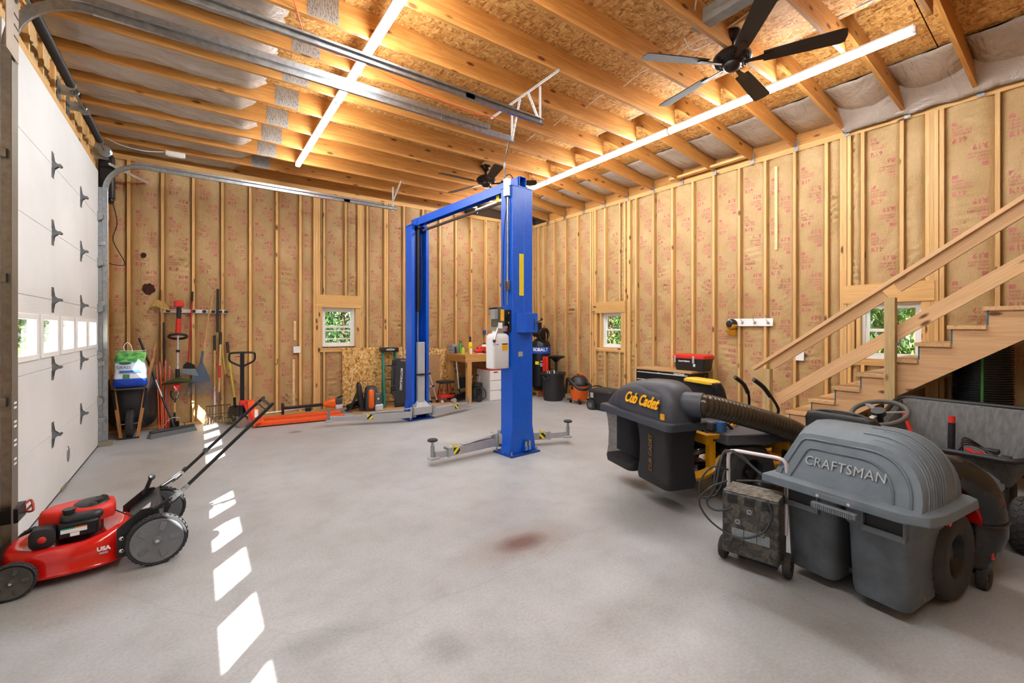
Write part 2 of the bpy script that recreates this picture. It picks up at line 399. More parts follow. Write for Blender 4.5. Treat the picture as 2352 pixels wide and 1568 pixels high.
MC = Matrix(((0, -1, 0, XL), (1, 0, 0, 0), (0, 0, 1, 0), (0, 0, 0, 1)))
MD = Matrix(((-1, 0, 0, 0), (0, -1, 0, YF), (0, 0, 1, 0), (0, 0, 0, 1)))
fullA = run([-1.08, -.836, -.431, -.036, .361, .765, 1.176, 1.561])+[(1.785, 1.823), (1.825, 1.863), (1.865, 1.903)]+[(2.60, 2.638), (2.64, 2.678), (2.68, 2.718)]+\
    [(2.774, 2.81), (3.14, 3.176), (3.18, 3.214)]+run([3.563, 3.995, 4.40, 4.80, 5.20, 5.607, 6.013, 6.42, 6.80, 7.04])
wallA = frame_wall('wall_back', 'stud wall with kraft faced insulation behind the tools and far lift column', MA, XL, XR, fullA,
    [dict(o=(1.94, 2.56, 1.21, 1.96), header=(1.83, 2.66, 1.96, 2.20), sill=(1.865, 2.64, 1.115), cripples=[(1.955, 1.993), (2.355, 2.393)], jacks=[(1.903, 1.94), (2.562, 2.60)])], seed=1)
yB = [8.70, 8.498, 8.091, 7.681, 7.276, 6.867]; yB2 = [5.641, 5.232, 4.823, 4.417, 4.032, 3.604, 3.206, 2.799, 2.401]; yB3 = [.802, .40, -.01, -.41, -.82, -1.22]
fullB = run([-8.83]+[-y for y in yB])+[(-6.822, -6.784), (-6.76, -6.722)]+[(-5.937, -5.899), (-5.86, -5.822), (-5.822, -5.784)]+run([-y for y in yB2])+[(-2.242, -2.204), (-2.203, -2.165), (-2.158, -2.12)]+\
    [(-1.385, -1.347), (-1.346, -1.308), (-1.307, -1.269), (-1.262, -1.222)]+run([-y for y in yB3])
wallB = frame_wall('wall_right', 'long stud wall with kraft faced insulation beside the stairs', MBm, -YB-.14, -YF, fullB,
    [dict(o=(-6.56, -6.02, 1.155, 1.89), header=(-6.79, -5.90, 1.89, 2.125), sill=(-6.72, -5.94, 1.07), cripples=[(-6.475, -6.437), (-6.072, -6.034)], jacks=[(-6.72, -6.682), (-6.60, -6.562), (-6.018, -5.98), (-5.978, -5.94)]),
     dict(o=(-2.02, -1.42, 1.17, 1.90), header=(-2.20, -1.30, 1.90, 2.14), sill=(-2.12, -1.39, 1.09), cripples=[(-2.012, -1.974), (-1.62, -1.582)], jacks=[(-2.118, -2.08), (-2.06, -2.022), (-1.418, -1.386)])], seed=2)
D1 = (4.38, 7.95); D2 = (.12, 3.72); DH = 3.66
fullC = run([-1.23, -.83, -.43, -.03, .101])+run([3.739, 4.08, 4.354])+run([7.969, 8.01, 8.42, 8.83])
wallC = frame_wall('wall_left', 'garage door wall with wood header and insulated strips', MC, YF, YB, fullC,
    [dict(o=(D2[0], D2[1], 0, DH), header=(D2[0]-.06, D2[1]+.06, DH, DH+.13), sill=None, cripples=run([.5, .9, 1.3, 1.7, 2.1, 2.5, 2.9, 3.3]), jacks=[]),
     dict(o=(D1[0], D1[1], 0, DH), header=(D1[0]-.06, D1[1]+.06, DH, DH+.13), sill=None, cripples=run([4.78, 5.19, 5.6, 6.0, 6.4, 6.82, 7.22, 7.62]), jacks=[])], seed=3)
wallD = frame_wall('wall_front', 'insulated stud wall behind the viewpoint', MD, -XR-.14, -XL, run([-6.9+.4064*i for i in range(20)]), [], seed=4)
# torn paper and bare tape strips on the back wall
def blob(s, z, rx, rz, seed, mat, name, parent, y=.004, n=18):
    pts = [(s+rx*math.cos(2*PI*i/n)*(1+.45*noise.noise(Vector((i*1.3, seed, 0)))), z+rz*math.sin(2*PI*i/n)*(1+.45*noise.noise(Vector((i*1.3, seed, 5))))) for i in range(n)]
    return MB().prism(pts, y, y+.012, 'xz').build(name, mat, parent)
blob(-.60, 2.18, .085, .085, 3, torn, 'torn_patch', wallA); blob(-.66, 2.70, .035, .04, 8, torn, 'torn_patch', wallA)
tape = plain('bare paper strip', '#e2bf88', .6)
for s, z0, z1 in ((1.45, .1, 1.0), (1.47, 1.35, 1.7)): MB().box(s-.02, s+.02, .006, .01, z0, z1).build('paper_strip', tape, wallA)
MB().box(-3.07, -3.03, .003, .008, 2.75, 4.0).build('paper_strip', tape, wallB)

# ================================================================ windows
t = NT('window glass'); gl = t.n('BsdfGlass'); gl.inputs['Roughness'].default_value = 0; gl.inputs['IOR'].default_value = 1.05
tr = t.n('BsdfTransparent'); mx = t.n('MixShader'); mx.inputs[0].default_value = .08; go = t.n('BsdfGlossy'); go.inputs['Roughness'].default_value = .02
t.l(tr.outputs[0], mx.inputs[1]); t.l(go.outputs[0], mx.inputs[2]); t.l(mx.outputs[0], t.t.nodes['Material Output'].inputs[0]); glass = t.m
vinyl = plain('white vinyl', '#f1f1ee', .35, 0, .03)
def window(name, label, M, s0, s1, z0, z1, bars=()):
    y0, y1 = .075, .14
    fr = MB()
    for a, b, c_, d_ in ((s0, s0+.035, z0, z1), (s1-.035, s1, z0, z1), (s0+.035, s1-.035, z0, z0+.04), (s0+.035, s1-.035, z1-.035, z1)): fr.box(a, b, y0, y1, c_, d_)
    root = fr.build(name, vinyl, bevel=.004); root.matrix_world = M; tag(root, label, kind='structure')
    zm = (z0+z1)/2+.01
    for i, (a, b, yy) in enumerate(((z0+.04, zm+.02, .09), (zm-.02, z1-.035, .112))):
        m = MB(); p, q = s0+.035, s1-.035
        for u in ((p, p+.04, a, b), (q-.04, q, a, b), (p+.04, q-.04, a, a+.04), (p+.04, q-.04, b-.04, b)): m.box(u[0], u[1], yy, yy+.02, u[2], u[3])
        sash = m.build('sash', vinyl, root, bevel=.003)
        MB().box(p+.04, q-.04, yy+.008, yy+.012, a+.04, b-.04).build('pane', glass, sash)
    for zb in bars: MB().box(s0+.06, s1-.06, .083, .09, zb-.012, zb+.012).build('screen_bar', vinyl, root)
    MB().box((s0+s1)/2-.04, (s0+s1)/2+.04, .078, .09, zm-.005, zm+.02).build('latch', vinyl, root)
    return root
window('window_1', 'white sash window in the back wall with extra cross bars', MA, 1.94, 2.56, 1.21, 1.96, bars=(1.36, 1.52))
window('window_2', 'white sash window low in the right wall beyond the shop vac', MBm, -6.56, -6.02, 1.155, 1.89)
window('window_3', 'white sash window in the right wall behind the stair rails', MBm, -2.02, -1.42, 1.17, 1.90)
# ================================================================ trees outside
t = NT('leaves'); v = t.coord(rnd=1); c = t.ramp(t.noise(v, 1.2, 3), [(.3, hexc('#304a1c')), (.5, hexc('#54763a')), (.7, hexc('#8aa462'))])
t.set(Base_Color=c, Roughness=.55, Subsurface_Weight=0); tl = t.n('BsdfTranslucent'); t.l(c, tl.inputs[0]); mx = t.n('MixShader'); mx.inputs[0].default_value = .35
t.l(t.b.outputs[0], mx.inputs[1]); t.l(tl.outputs[0], mx.inputs[2]); t.l(mx.outputs[0], t.t.nodes['Material Output'].inputs[0]); leafm = t.m
bark = plain('bark', '#5a4736', .9, 0, .3)
def crown(n, R, H, seed, ls):
    r = random.Random(seed); V, F = [], []
    cl = [Vector((r.gauss(0, R*.45), r.gauss(0, R*.45), H*(.3+.75*r.random()))) for _ in range(40)]
    for _ in range(n):
        p = r.choice(cl)+Vector((r.gauss(0, R*.16), r.gauss(0, R*.16), r.gauss(0, H*.06)))
        M = Matrix.Rotation(r.uniform(0, 6.3), 3, 'Z') @ Matrix.Rotation(r.gauss(0, .8), 3, 'X'); k = len(V); L = ls*r.uniform(.6, 1.3)
        V += [tuple(p+M @ Vector(q)) for q in ((0, -L, 0), (L*.45, 0, L*.12), (0, L, 0), (-L*.45, 0, L*.12))]; F.append((k, k+1, k+2, k+3))
    return MB().add(V, F)
cr1 = crown(9000, 1.8, 4.6, 1, .085).mesh('crown', leafm); cr2 = crown(9000, 2.0, 6.5, 2, .13).mesh('crown', leafm)
tk = MB().tube([(0, 0, -.3), (.05, .03, 1.4), (0, .1, 4)], [.16, .12, .05], 8).mesh('trunk', bark, 50)
TREES = [(4.0, 15.5, 1, 'leafy tree straight outside the back window'), (-.2, 22.5, 2, 'tall tree off to the left beyond the back window'), (9.5, 21, 2, 'tall tree off to the right beyond the back window'),
    (12.8, 11.4, 1, 'leafy tree close outside the low right wall window'), (18.5, 16.5, 2, 'tall tree farther off beyond the low right wall window'), (19, 10.2, 2, 'tree standing off to the right of the low window'),
    (12, 2.8, 1, 'maple close outside the window behind the stairs'), (18.5, 4.2, 2, 'tall tree far behind the stair window'), (-4.3, 17.5, 2, 'dark tree seen through the garage door panes'), (-10.2, 20, 2, 'far tree left beyond the garage door panes')]
for i, (x, y, k, lb) in enumerate(TREES):
    o = thing('tree', lb, 'tree', (x, y, -.14), i*67); o.scale = (1, 1, 1 if k == 1 else 1.05)
    for nm, me in (('crown', cr1 if k == 1 else cr2), ('trunk', tk)):
        q = bpy.data.objects.new(nm, me); COL.objects.link(q); q.parent = o
        if nm == 'crown': q['kind'] = 'stuff'; q.location = (0, 0, -.2)
# ================================================================ ceiling: deck, joists, sloped tails, plastic
t = NT('poly sheet'); v = t.coord(rnd=0); n1 = t.noise(t.coord((1.2, 4, 4)), 1.4, 3, .5, dist=2); 
t.set(Base_Color=t.ramp(t.noise(v, 1.3, 4), [(.3, hexc('#9a8b7e')), (.7, hexc('#b8aa9d'))]), Roughness=.22, Specular_IOR_Level=.6); t.bump(n1, .045, .7); poly = t.m
dark = plain('attic dark', '#5a4a3a', .9)
cb = MB().box(XL-.18, XR+.18, YF-.18, YB+.18, 4.98, 5.05)
for a, b, c_, d_ in ((XL-.18, XL-.155, YF-.18, YB+.18), (XR+.155, XR+.18, YF-.18, YB+.18), (XL-.18, XR+.18, YF-.18, YF-.155), (XL-.18, XR+.18, YB+.155, YB+.18)): cb.box(a, b, c_, d_, ZP+.02, 4.98)
ceil = tag(cb.build('ceiling', dark), 'open joist ceiling with board decking and plastic sheeting', kind='structure')
ZJ = 4.21; JD = .236; YJ = [3.41+.614*k for k in range(-7, 9)]
def ztail(x): return 4.205+.118*(XR-x)
seam_x = [.32, 1.54, 2.76, 3.98, 4.88]
for i in range(4):
    y = YF-.1+(1.2 if i % 2 else 0); ys = [YF-.1]
    while y < YB+.1:
        if y > ys[-1]+.1: ys.append(y)
        y += 2.44
    ys.append(YB+.12)
    for a, b in zip(ys, ys[1:]): MB().box(seam_x[i]+.003, seam_x[i+1]-.003, a+.003, b-.003, ZJ+JD+.002, ZJ+JD+.02).build('deck_panel', osb_deck, ceil)
plate = NT('truss plate'); v = plate.coord((1, 1, 1)); wv = plate.n('TexVoronoi'); wv.inputs['Scale'].default_value = 90; plate.l(plate.coord((1, 1, .35)), wv.inputs['Vector'])
plate.set(Base_Color=plate.ramp(wv.outputs['Distance'], [(.15, hexc('#707376')), (.45, hexc('#a4a8aa'))]), Metallic=.8, Roughness=.45); plate.bump(wv.outputs['Distance'], .003); plate = plate.m
tie = MB()
for s_ in (0,):
    tie.box(-.002, .0, -.018, .018, -.02, .1); tie.box(-.03, 0, -.018, .018, -.022, -.02); tie.box(-.032, -.03, -.03, .03, -.075, -.02); tie.box(-.03, .004, .016, .018, -.06, .05)
tie = tie.mesh('hurricane_tie', galv)
jm = MB().box(0, 6.12, -.019, .019, 0, JD).mesh('joist', joist_x)
pm = MB().box(.0, .255, -.0215, .0215, .006, JD-.006).mesh('truss_plate', plate)
tl_ = 2.25; tm = MB().box(0, tl_, -.019, .019, 0, JD-.03).mesh('tail_joist', joist_x)
for k, y in enumerate(YJ):
    j = bpy.data.objects.new('joist', jm); COL.objects.link(j); j.parent = ceil; j.location = (XL+.01, y, ZJ)
    p = bpy.data.objects.new('truss_plate', pm); COL.objects.link(p); p.parent = j; p.location = (.738-XL-.01+.01*(k % 3), 0, 0)
    q = bpy.data.objects.new('tail_joist', tm); COL.objects.link(q); q.parent = ceil
    q.matrix_world = axm((XR+.13, y+.0, ztail(XR+.13)), (-1, 0, .118), (0, 0, 1))
    h = bpy.data.objects.new('hurricane_tie', tie); COL.objects.link(h); h.parent = ceil; h.location = (XR-.004, y-.03, ZP+.075)
    if k: plank('rim_block', (XR+.05, YJ[k-1]+.02, ZP+.077+.09), (XR+.05, y-.02, ZP+.077+.09), .038, .18, joist_x, ceil)
jl = bpy.data.objects.new('joist', jm); COL.objects.link(jl); jl.parent = ceil; jl.location = (XL+.01, YB+.05, ZJ)
def xplate(y): return 4.46
# decking on the sloped tails, in strips
for i, y0 in enumerate([-1.3, 1.14, 3.58, 6.02, 8.46]):
    y1 = min(y0+2.43, YB+.1)
    for a, b in ((5.10, 6.30),):
        za, zb = ztail(a)+JD-.02, ztail(b)+JD-.02
        MB().add([(a, y0, za), (b, y0, zb), (b, y1, zb), (a, y1, za), (a, y0, za+.012), (b, y0, zb+.012), (b, y1, zb+.012), (a, y1, za+.012)], [(0, 1, 2, 3), (4, 5, 6, 7), (0, 1, 5, 4), (2, 3, 7, 6), (0, 3, 7, 4), (1, 2, 6, 5)]).build('deck_panel', osb_deck, ceil)
def sheet(name, f, nu, nv, lab=None):
    V = [f(i/nu, j/nv) for j in range(nv+1) for i in range(nu+1)]
    o = MB().add(V, [(j*(nu+1)+i, j*(nu+1)+i+1, (j+1)*(nu+1)+i+1, (j+1)*(nu+1)+i) for j in range(nv) for i in range(nu)]).build(name, poly, ceil, smooth=85)
    sm = o.modifiers.new('s', 'SOLIDIFY'); sm.thickness = .001; return o
N3 = lambda x, y, z=0: noise.noise(Vector((x, y, z)))
yy = [YF-.1]+YJ+[YB+.12]
for k in range(len(yy)-1):
    a, b = yy[k], yy[k+1]; e = .66+.12*N3(k*1.7, 2)
    def f(u, v, a=a, b=b, k=k, e=e):
        x = XL-.1+(e-XL+.1)*u+(.05*N3(v*6, k, 3) if u > .9 else 0); sag = 4*v*(1-v)
        fold = .03*math.sin(v*17+5*N3(x*1.2, k)+k)*sag+.035*N3(x*2.3, v*3+k*5, 1)+.02*abs(N3(x*6+v*4, v*6, k))
        return (x, a+.02+(b-a-.04)*v, ZJ+.105+(.11*max(0, (u-.92)/.08))-(.06+.03*N3(k, 9))*sag-abs(fold)*.9)
    sheet('plastic_sheet', f, 40, 14)
    def g(u, v, a=a, b=b, k=k):                            # bulging plastic between the tails near the right wall
        x = 6.26+(XR+.1-6.26)*u; sag = 4*v*(1-v)
        return (x, a+.02+(b-a-.04)*v, ztail(x)+.19-(.075*math.sin(PI*min(1, u*1.05)))*sag**.7-.03*abs(N3(x*5, v*4+k*3, 2))*sag)
    sheet('plastic_sheet', g, 16, 10)
sheet('plastic_sheet', lambda u, v: (4.95+1.4*u, YJ[-1]+.03+(YB+.1-YJ[-1]-.04)*v, ztail(4.95+1.4*u)+.1-.04*math.sin(PI*v)-.02*abs(N3(u*7, v*5, 8))), 24, 8)
sheet('plastic_sheet', lambda u, v: (4.80+.33*u, YF+(YB-YF)*v, ZJ+JD+.005+(.215*u if u > .15 else 0)-.02*abs(N3(u*4, v*30))), 8, 120)
# sheet hanging off the top of the right wall beside the stairs
sheet('plastic_flap', lambda u, v: (6.995-.36*u**1.3+.02*N3(v*9, u*3), 2.35-3.3*v-.18*(1-u)*(v < .05), ZP+.035+.335*u-.03*math.sin(v*14+u*4)*u*(1-u)*2+.02*N3(v*20, u*2, 4)), 10, 60)
plank('loose_board', (6.96, 3.42, ZP+.115), (6.96, 4.78, ZP+.115), .09, .038, stud_x, ceil)
# fan support blocks between joists
for x, y in ((4.13, 2.17), (4.08, 6.45)):
    k = min(range(len(YJ)-1), key=lambda i: abs((YJ[i]+YJ[i+1])/2-y))
    plank('fan_block', (x, YJ[k]+.02, ZJ+.19), (x, YJ[k+1]-.02, ZJ+.19), .14, .038, stud_x, ceil)
# ================================================================ LED strips
ledm = emis('led', (.94, .97, 1, 1), LED)
LY = {1.315: [(7.66, 5.24), (5.22, 2.80), (2.78, .36), (.34, -1.1)], 5.07: [(8.42, 5.98), (5.96, 3.52), (3.50, 1.06)]}  # last left-row strip is out of view, added to brighten the near floor
names = {(1.315, 0): 'strip light nearest the back wall on the left side', (1.315, 1): 'strip light crossing the garage door rails', (1.315, 2): 'strip light above the viewpoint on the left row', (1.315, 3): 'fill strip light added unseen behind the viewpoint to extend the left row',
         (5.07, 0): 'strip light behind the lift column in the right row', (5.07, 1): 'strip light in the middle of the right row', (5.07, 2): 'strip light passing the near ceiling fan'}
for x, rows in LY.items():
    for i, (a, b) in enumerate(rows):
        o = thing('led_light', 'long white LED '+names[(x, i)], 'light', (x, (a+b)/2, ZJ-.065), 0, 'LED strip lights'); L = a-b
        MB().box(-.035, .035, -L/2, L/2, .042, .064).build('housing', white, o, bevel=.004)
        MB().tube([(0, -L/2+.01, .02), (0, L/2-.01, .02)], .036, 12).build('tube', ledm, o, smooth=60)
        for s_ in (-1, 1): MB().box(-.034, .034, s_*L/2-.012, s_*L/2+.012, -.012, .045).build('end_cap', white, o, bevel=.004)
# ================================================================ ceiling fans
bronze = plain('dark bronze', '#2a211d', .32, .5, .15); blade_m = wood('fan blade', '#2f241d', '#241a15', 0, 0, .62)
def fan(loc, rz, label):
    o = thing('ceiling_fan', label, 'fan', loc, rz, 'ceiling fans')     # origin at the ceiling block
    MB().lathe([(.0, .0), (.075, 0), (.078, -.03), (.06, -.075), (.03, -.095), (.018, -.1)], n=24).build('canopy', bronze, o, smooth=50)
    MB().cyl((0, 0, -.09), (0, 0, -.17), .017, n=12).build('downrod', bronze, o, smooth=50)
    MB().lathe([(.03, -.15), (.06, -.17), (.13, -.195), (.165, -.23), (.17, -.265), (.15, -.285), (.11, -.29), (.1, -.3), (.0, -.3)], n=32).build('motor', bronze, o, smooth=45)
    vm = MB()
    for i in range(32):
        a = 2*PI*i/32; vm.cbox((.133*math.cos(a), .133*math.sin(a), -.289), (.03, .007, .012), Matrix.Rotation(a, 3, 'Z'))
    vm.build('vent_ribs', black, o)
    MB().lathe([(.085, -.298), (.085, -.315), (.07, -.345), (.035, -.37), (.0, -.374)], n=24).build('switch_housing', bronze, o, smooth=50)
    MB().tube([(.03, 0, -.37), (.035, 0, -.47)], .0015, 5).build('pull_chain', chrome, o)
    for i in range(5):
        R = Matrix.Rotation(2*PI*i/5, 4, 'Z') @ Matrix.Translation((.0, 0, -.30)) @ Matrix.Rotation(math.radians(-12), 4, 'X')
        poly_ = [(.26, -.06), (.34, -.066), (.84, -.082), (.875, -.07), (.885, 0), (.875, .07), (.84, .082), (.34, .066), (.26, .06)]
        b = MB().prism(poly_, -.004, .004, 'xy').build('blade', blade_m, o); b.matrix_local = R
        ir = MB().prism([(.1, -.016), (.2, -.02), (.27, -.034), (.33, -.034), (.35, 0), (.33, .034), (.27, .034), (.2, .02), (.1, .016)], -.012, -.004, 'xy').build('blade_iron', bronze, b)
    return o
fan((4.13, 2.17, ZJ+.17), 8, 'dark bronze five blade ceiling fan in front of the right light row')
fan((4.08, 6.45, ZJ+.17), 35, 'dark bronze ceiling fan peeking out behind the lift cross beam')
# ================================================================ wiring and small ceiling things
def cord(name, pts, r, mat, label, cat='cable', k=6, n=6, group=None):
    return tag(MB().tube(smoothpath(pts, k), r, n).build(name, mat, smooth=60), label, cat, group)
wirem = plain('white cable', '#e9e2d6', .5)
cord('ceiling_cable', [(4.03, y, ZJ+JD-.02-(.05 if i % 2 else .005)+(.0)) for i, y in enumerate([1.9+.307*k for k in range(13)])], .005, wirem, 'white electrical cable stapled across the joists beside the near fan')
cord('ceiling_cable', [(2.6, 1.4, ZJ+.1), (3.0, 1.75, ZJ+.06), (3.35, 2.05, ZJ+.1), (3.62, 2.25, ZJ+.12)], .006, wirem, 'white cable running to the grey beam block at the top')
cord('ceiling_cable', [(3.74, 2.42, ZJ+.1), (3.85, 2.40, ZJ+.02), (4.0, 2.3, ZJ+.1), (4.09, 2.2, ZJ+.16)], .006, wirem, 'short white cable looping to the near fan mount')
cord('red_cable', [(.55, 3.75, ZJ+.1), (.70, 4.05, ZJ-.01), (.80, 4.28, ZJ-.02), (1.0, 4.43, ZJ-.01), (1.3, 4.42, ZJ), (2.1, 4.5, ZJ-.05), (2.6, 4.53, ZJ-.07), (3.0, 4.5, ZJ-.05)], .005, plain('red cord', '#d8512e', .5), 'thin red wire sagging along the joist between the door rails')
gb = thing('grey_beam_block', 'weathered grey wood block across the joists near the fan', 'beam block', (3.68, 1.85, ZJ+.05))
MB().box(-.06, .06, -.55, .42, 0, .13).build('block', plain('grey wood', '#8d8880', .7, 0, .15), gb, bevel=.004)
jb = thing('sensor_box', 'small white box hanging from the last joist on a wire', 'box', (-.25, 8.29, ZJ-.075))
MB().box(-.12, .12, -.035, .035, 0, .07).build('case', white, jb, bevel=.012); MB().box(-.09, .09, -.02, .02, -.008, .002).build('lens', white, jb, bevel=.003)
MB().tube(smoothpath([(-.11, 0, .05), (-.35, -.05, -.01), (-.6, -.02, .02), (-.78, .02, .1)]), .006, 6).build('wire', wirem, jb)
# ================================================================ garage doors
t = NT('white door'); v = t.coord(); t.set(Base_Color=t.ramp(t.noise(v, 1.2, 4), [(.3, hexc('#d2d3d1')), (.7, hexc('#dfe0df'))]), Roughness=.5)
wvx = t.n('TexNoise'); wvx.inputs['Scale'].default_value = 4; t.l(t.coord((1, 1, 22)), wvx.inputs['Vector']); t.bump(wvx.outputs[0], .002, .5); doorm = t.m
XD = -1.055; SH = DH/6
hm = MB().box(0, .004, -.035, .035, -.115, -.03).box(0, .004, -.035, .035, .03, .115)
hm.prism([(-.115, 0), (-.09, .006), (-.035, .014), (0, .05), (.035, .014), (.09, .006), (.115, 0)], -.022, -.018, 'xz')
hv = [(z, y, x) for x, y, z in hm.v[16:]]; hm.v[16:] = hv
hk = len(hm.v); hm.add([(x, y+.04, z) for x, y, z in hv], [tuple(i-16 for i in f) for f in hm.f[12:]])
hm.cyl((.05, -.03, 0), (.05, .03, 0), .014, n=10)
hinge_mesh = hm.mesh('hinge', plain('hinge steel', '#7f8487', .4, .9, .15))
def garage_door(name, label, y0, y1, panes, hinges):
    root = MB().box(XD-.043, XD-.002, y0, y1, 0, .02).build(name, black); tag(root, label, kind='structure')
    for k in range(6):
        z0, z1 = k*SH+(.02 if k == 0 else .002), (k+1)*SH-.002; m = MB(); X0, X1 = XD-.045, XD
        if k != 2: m.box(X0, X1, y0, y1, z0, z1)
        else:
            za, zb = 1.365, 1.645; m.box(X0, X1, y0, y1, z0, za); m.box(X0, X1, y0, y1, zb, z1); ys = [y0]+[q for c in panes for q in (c-.23, c+.23)]+[y1]
            for i in range(0, len(ys), 2): m.box(X0, X1, ys[i], ys[i+1], za, zb)
        s = m.build('door_section', doorm, root, bevel=.0015 if k != 2 else 0)
        if k == 2:
            for c in panes:
                f = MB()
                for a, b, e, g in ((c-.285, c-.23, za-.045, zb+.045), (c+.23, c+.285, za-.045, zb+.045), (c-.23, c+.23, za-.045, za), (c-.23, c+.23, zb, zb+.045)): f.box(XD-.001, XD+.01, a, b, e, g)
                fo = f.build('window_frame', vinyl, s, bevel=.004)
                MB().box(XD-.036, XD-.032, c-.23, c+.23, za, zb).build('pane', glass, fo)
    for z in [SH*k for k in range(1, 6)]:
        for y in hinges:
            o = bpy.data.objects.new('hinge', hinge_mesh); COL.objects.link(o); o.parent = root; o.location = (XD, y, z)
        for y, s_ in ((y0+.05, -1), (y1-.05, 1)):
            o = MB().prism([(-.06, 0), (.06, 0), (.03, .055), (-.03, .055)], y-.03, y+.03, 'xz'); o.v = [(XD+b, y_, z+a) for a, y_, b in o.v]
            h_ = o.build('roller_hinge', galv, root); MB().cyl((XD+.035, y, z), (XD+.035, y+s_*.12, z), .006, n=8).build('roller_stem', steel, h_)
    return root
d1 = garage_door('door_1', 'white six section overhead door with a row of five panes', D1[0], D1[1], [4.90, 5.56, 6.23, 6.88, 7.52], [5.66, 6.86])
d2 = garage_door('door_2', 'white overhead door with five panes just left of the view', D2[0], D2[1], [.42, 1.08, 1.75, 2.42, 3.10], [1.3, 2.5])
hd = MB().lathe([(.0, .012), (.05, .011), (.062, .006), (.066, 0)], (XD, 6.24, .30), (1, 0, 0), 20); hd.v = [(x, 6.24+(y-6.24)*.62, z*1.0+(z-.30)*.25) for x, y, z in hd.v]
hd.build('lift_handle', galv, d1, smooth=50)
MB().box(XD-.04, XD+.01, 5.95, 6.15, .0, .035).build('bottom_block', plain('door block', '#8a7c66', .7), d1)
def channel(pts, prof, y0, s):
    """sweep a track profile along a path in the xz plane; prof = (offset along normal, offset in y)"""
    rings = []
    for i, p in enumerate(pts):
        a = pts[max(0, i-1)]; b = pts[min(len(pts)-1, i+1)]; tx, tz = b[0]-a[0], b[1]-a[1]; L = math.hypot(tx, tz); nx, nz = tz/L, -tx/L
        rings.append([Vector((p[0]+nx*u, y0+s*w, p[1]+nz*u)) for u, w in prof])
    return MB().loft(rings, True)
PROF = [(-.026, .03), (-.03, .026), (-.03, 0), (.03, 0), (.03, .026), (.026, .03), (.026, .004), (-.026, .004)]
ZT = 3.80; XV = -.985; RR = .40
def track(label, y, s, ztop=ZT, x1=3.05, vertical=True, post=None):
    o = thing('door_track', label, 'door track', (0, y, 0), group='door tracks')
    arc = [(XV+RR-RR*math.cos(a*PI/24), ztop-RR+RR*math.sin(a*PI/24)) for a in range(13)]
    if vertical:
        channel([(XV, .06), (XV, ztop-RR)], PROF, 0, s).build('vertical_track', galv, o)
        MB().box(XL, XL+.004, -s*.0-.045, .045, .06, 3.5).build('jamb_angle', galv, o)
        MB().box(XL, XV-.03, s*-.006-.002, s*-.006+.002, .06, 3.45).build('angle_leg', galv, o)
        for z in (.35, 1.1, 1.9, 2.7): MB().box(XL, XV, -.03, .03, z-.03, z+.03).build('track_bracket', galv, o, bevel=.004)
        MB().box(XV-.06, XV+.07, -.05, .05, 0, .06).build('floor_block', plain('foot block', '#8d8574', .8), o)
    channel(arc, PROF, 0, s).build('track_curve', galv, o, smooth=60)
    channel([(XV+RR, ztop), (2.2, ztop)], PROF, 0, s).build('horizontal_track', galv, o)
    channel([(2.1, ztop), (x1, ztop)], [(-.024, .028), (-.024, .004), (.024, .004), (.024, .028), (.03, .03), (.032, -.003), (-.032, -.003), (-.03, .03)], 0, s).build('track_extension', galv, o)
    MB().box(XV+RR-.1, 2.7, -s*.022-.002, -s*.022+.002, ztop+.02, ztop+.075).build('reinforcing_angle', galv, o)
    return o
tn = track('near galvanised rail of the closed white door, curving up at the left edge', 4.20, 1)
track('far galvanised rail of the closed white door along the back wall', 7.95, -1)
track('galvanised rail of the next overhead door crossing the upper left', 3.68, -1, vertical=True)
# big end plate with marker numbers on the near track
pl = MB().box(XV+.05, XV+.054, -.26, -.03, 3.28, 4.08).build('end_plate', plain('tan steel', '#a39585', .5, .3, .1), tn)
mk = plain('marker', '#33281f', .7)
text('528', .2, mk, pl, (XV+.056, -.135, 3.78), (0, 0, -1), (0, 1, 0), ext=.0006)
for z in (3.42, 3.49, 3.56): MB().box(XV+.0535, XV+.056, -.12, -.04, z-.006, z+.006).build('slot', black, pl)
sa = MB().box(XV+.036, XV+.04, -.10, .02, .1, 3.3).build('slotted_angle', plain('dark galvanised', '#7d776d', .5, .5, .15), tn)
for i in range(4):
    for dz in (0, .03): MB().box(XV+.0395, XV+.042, -.06, -.015, 1.06-i*.12+dz, 1.072-i*.12+dz).build('slot', inkw, sa)
MB().box(XV-.08, XV+.06, -.07, .1, .33, .42).build('strap', blackm, tn, bevel=.003)
MB().tube(smoothpath([(XV+.04, .06, .38), (XV+.08, .1, .42), (XV+.1, .06, .36), (XV+.06, .1, .35), (XV+.09, .12, .39)]), .007, 6).build('cable_tail', plain('red wire', '#b84a3a', .6), tn)
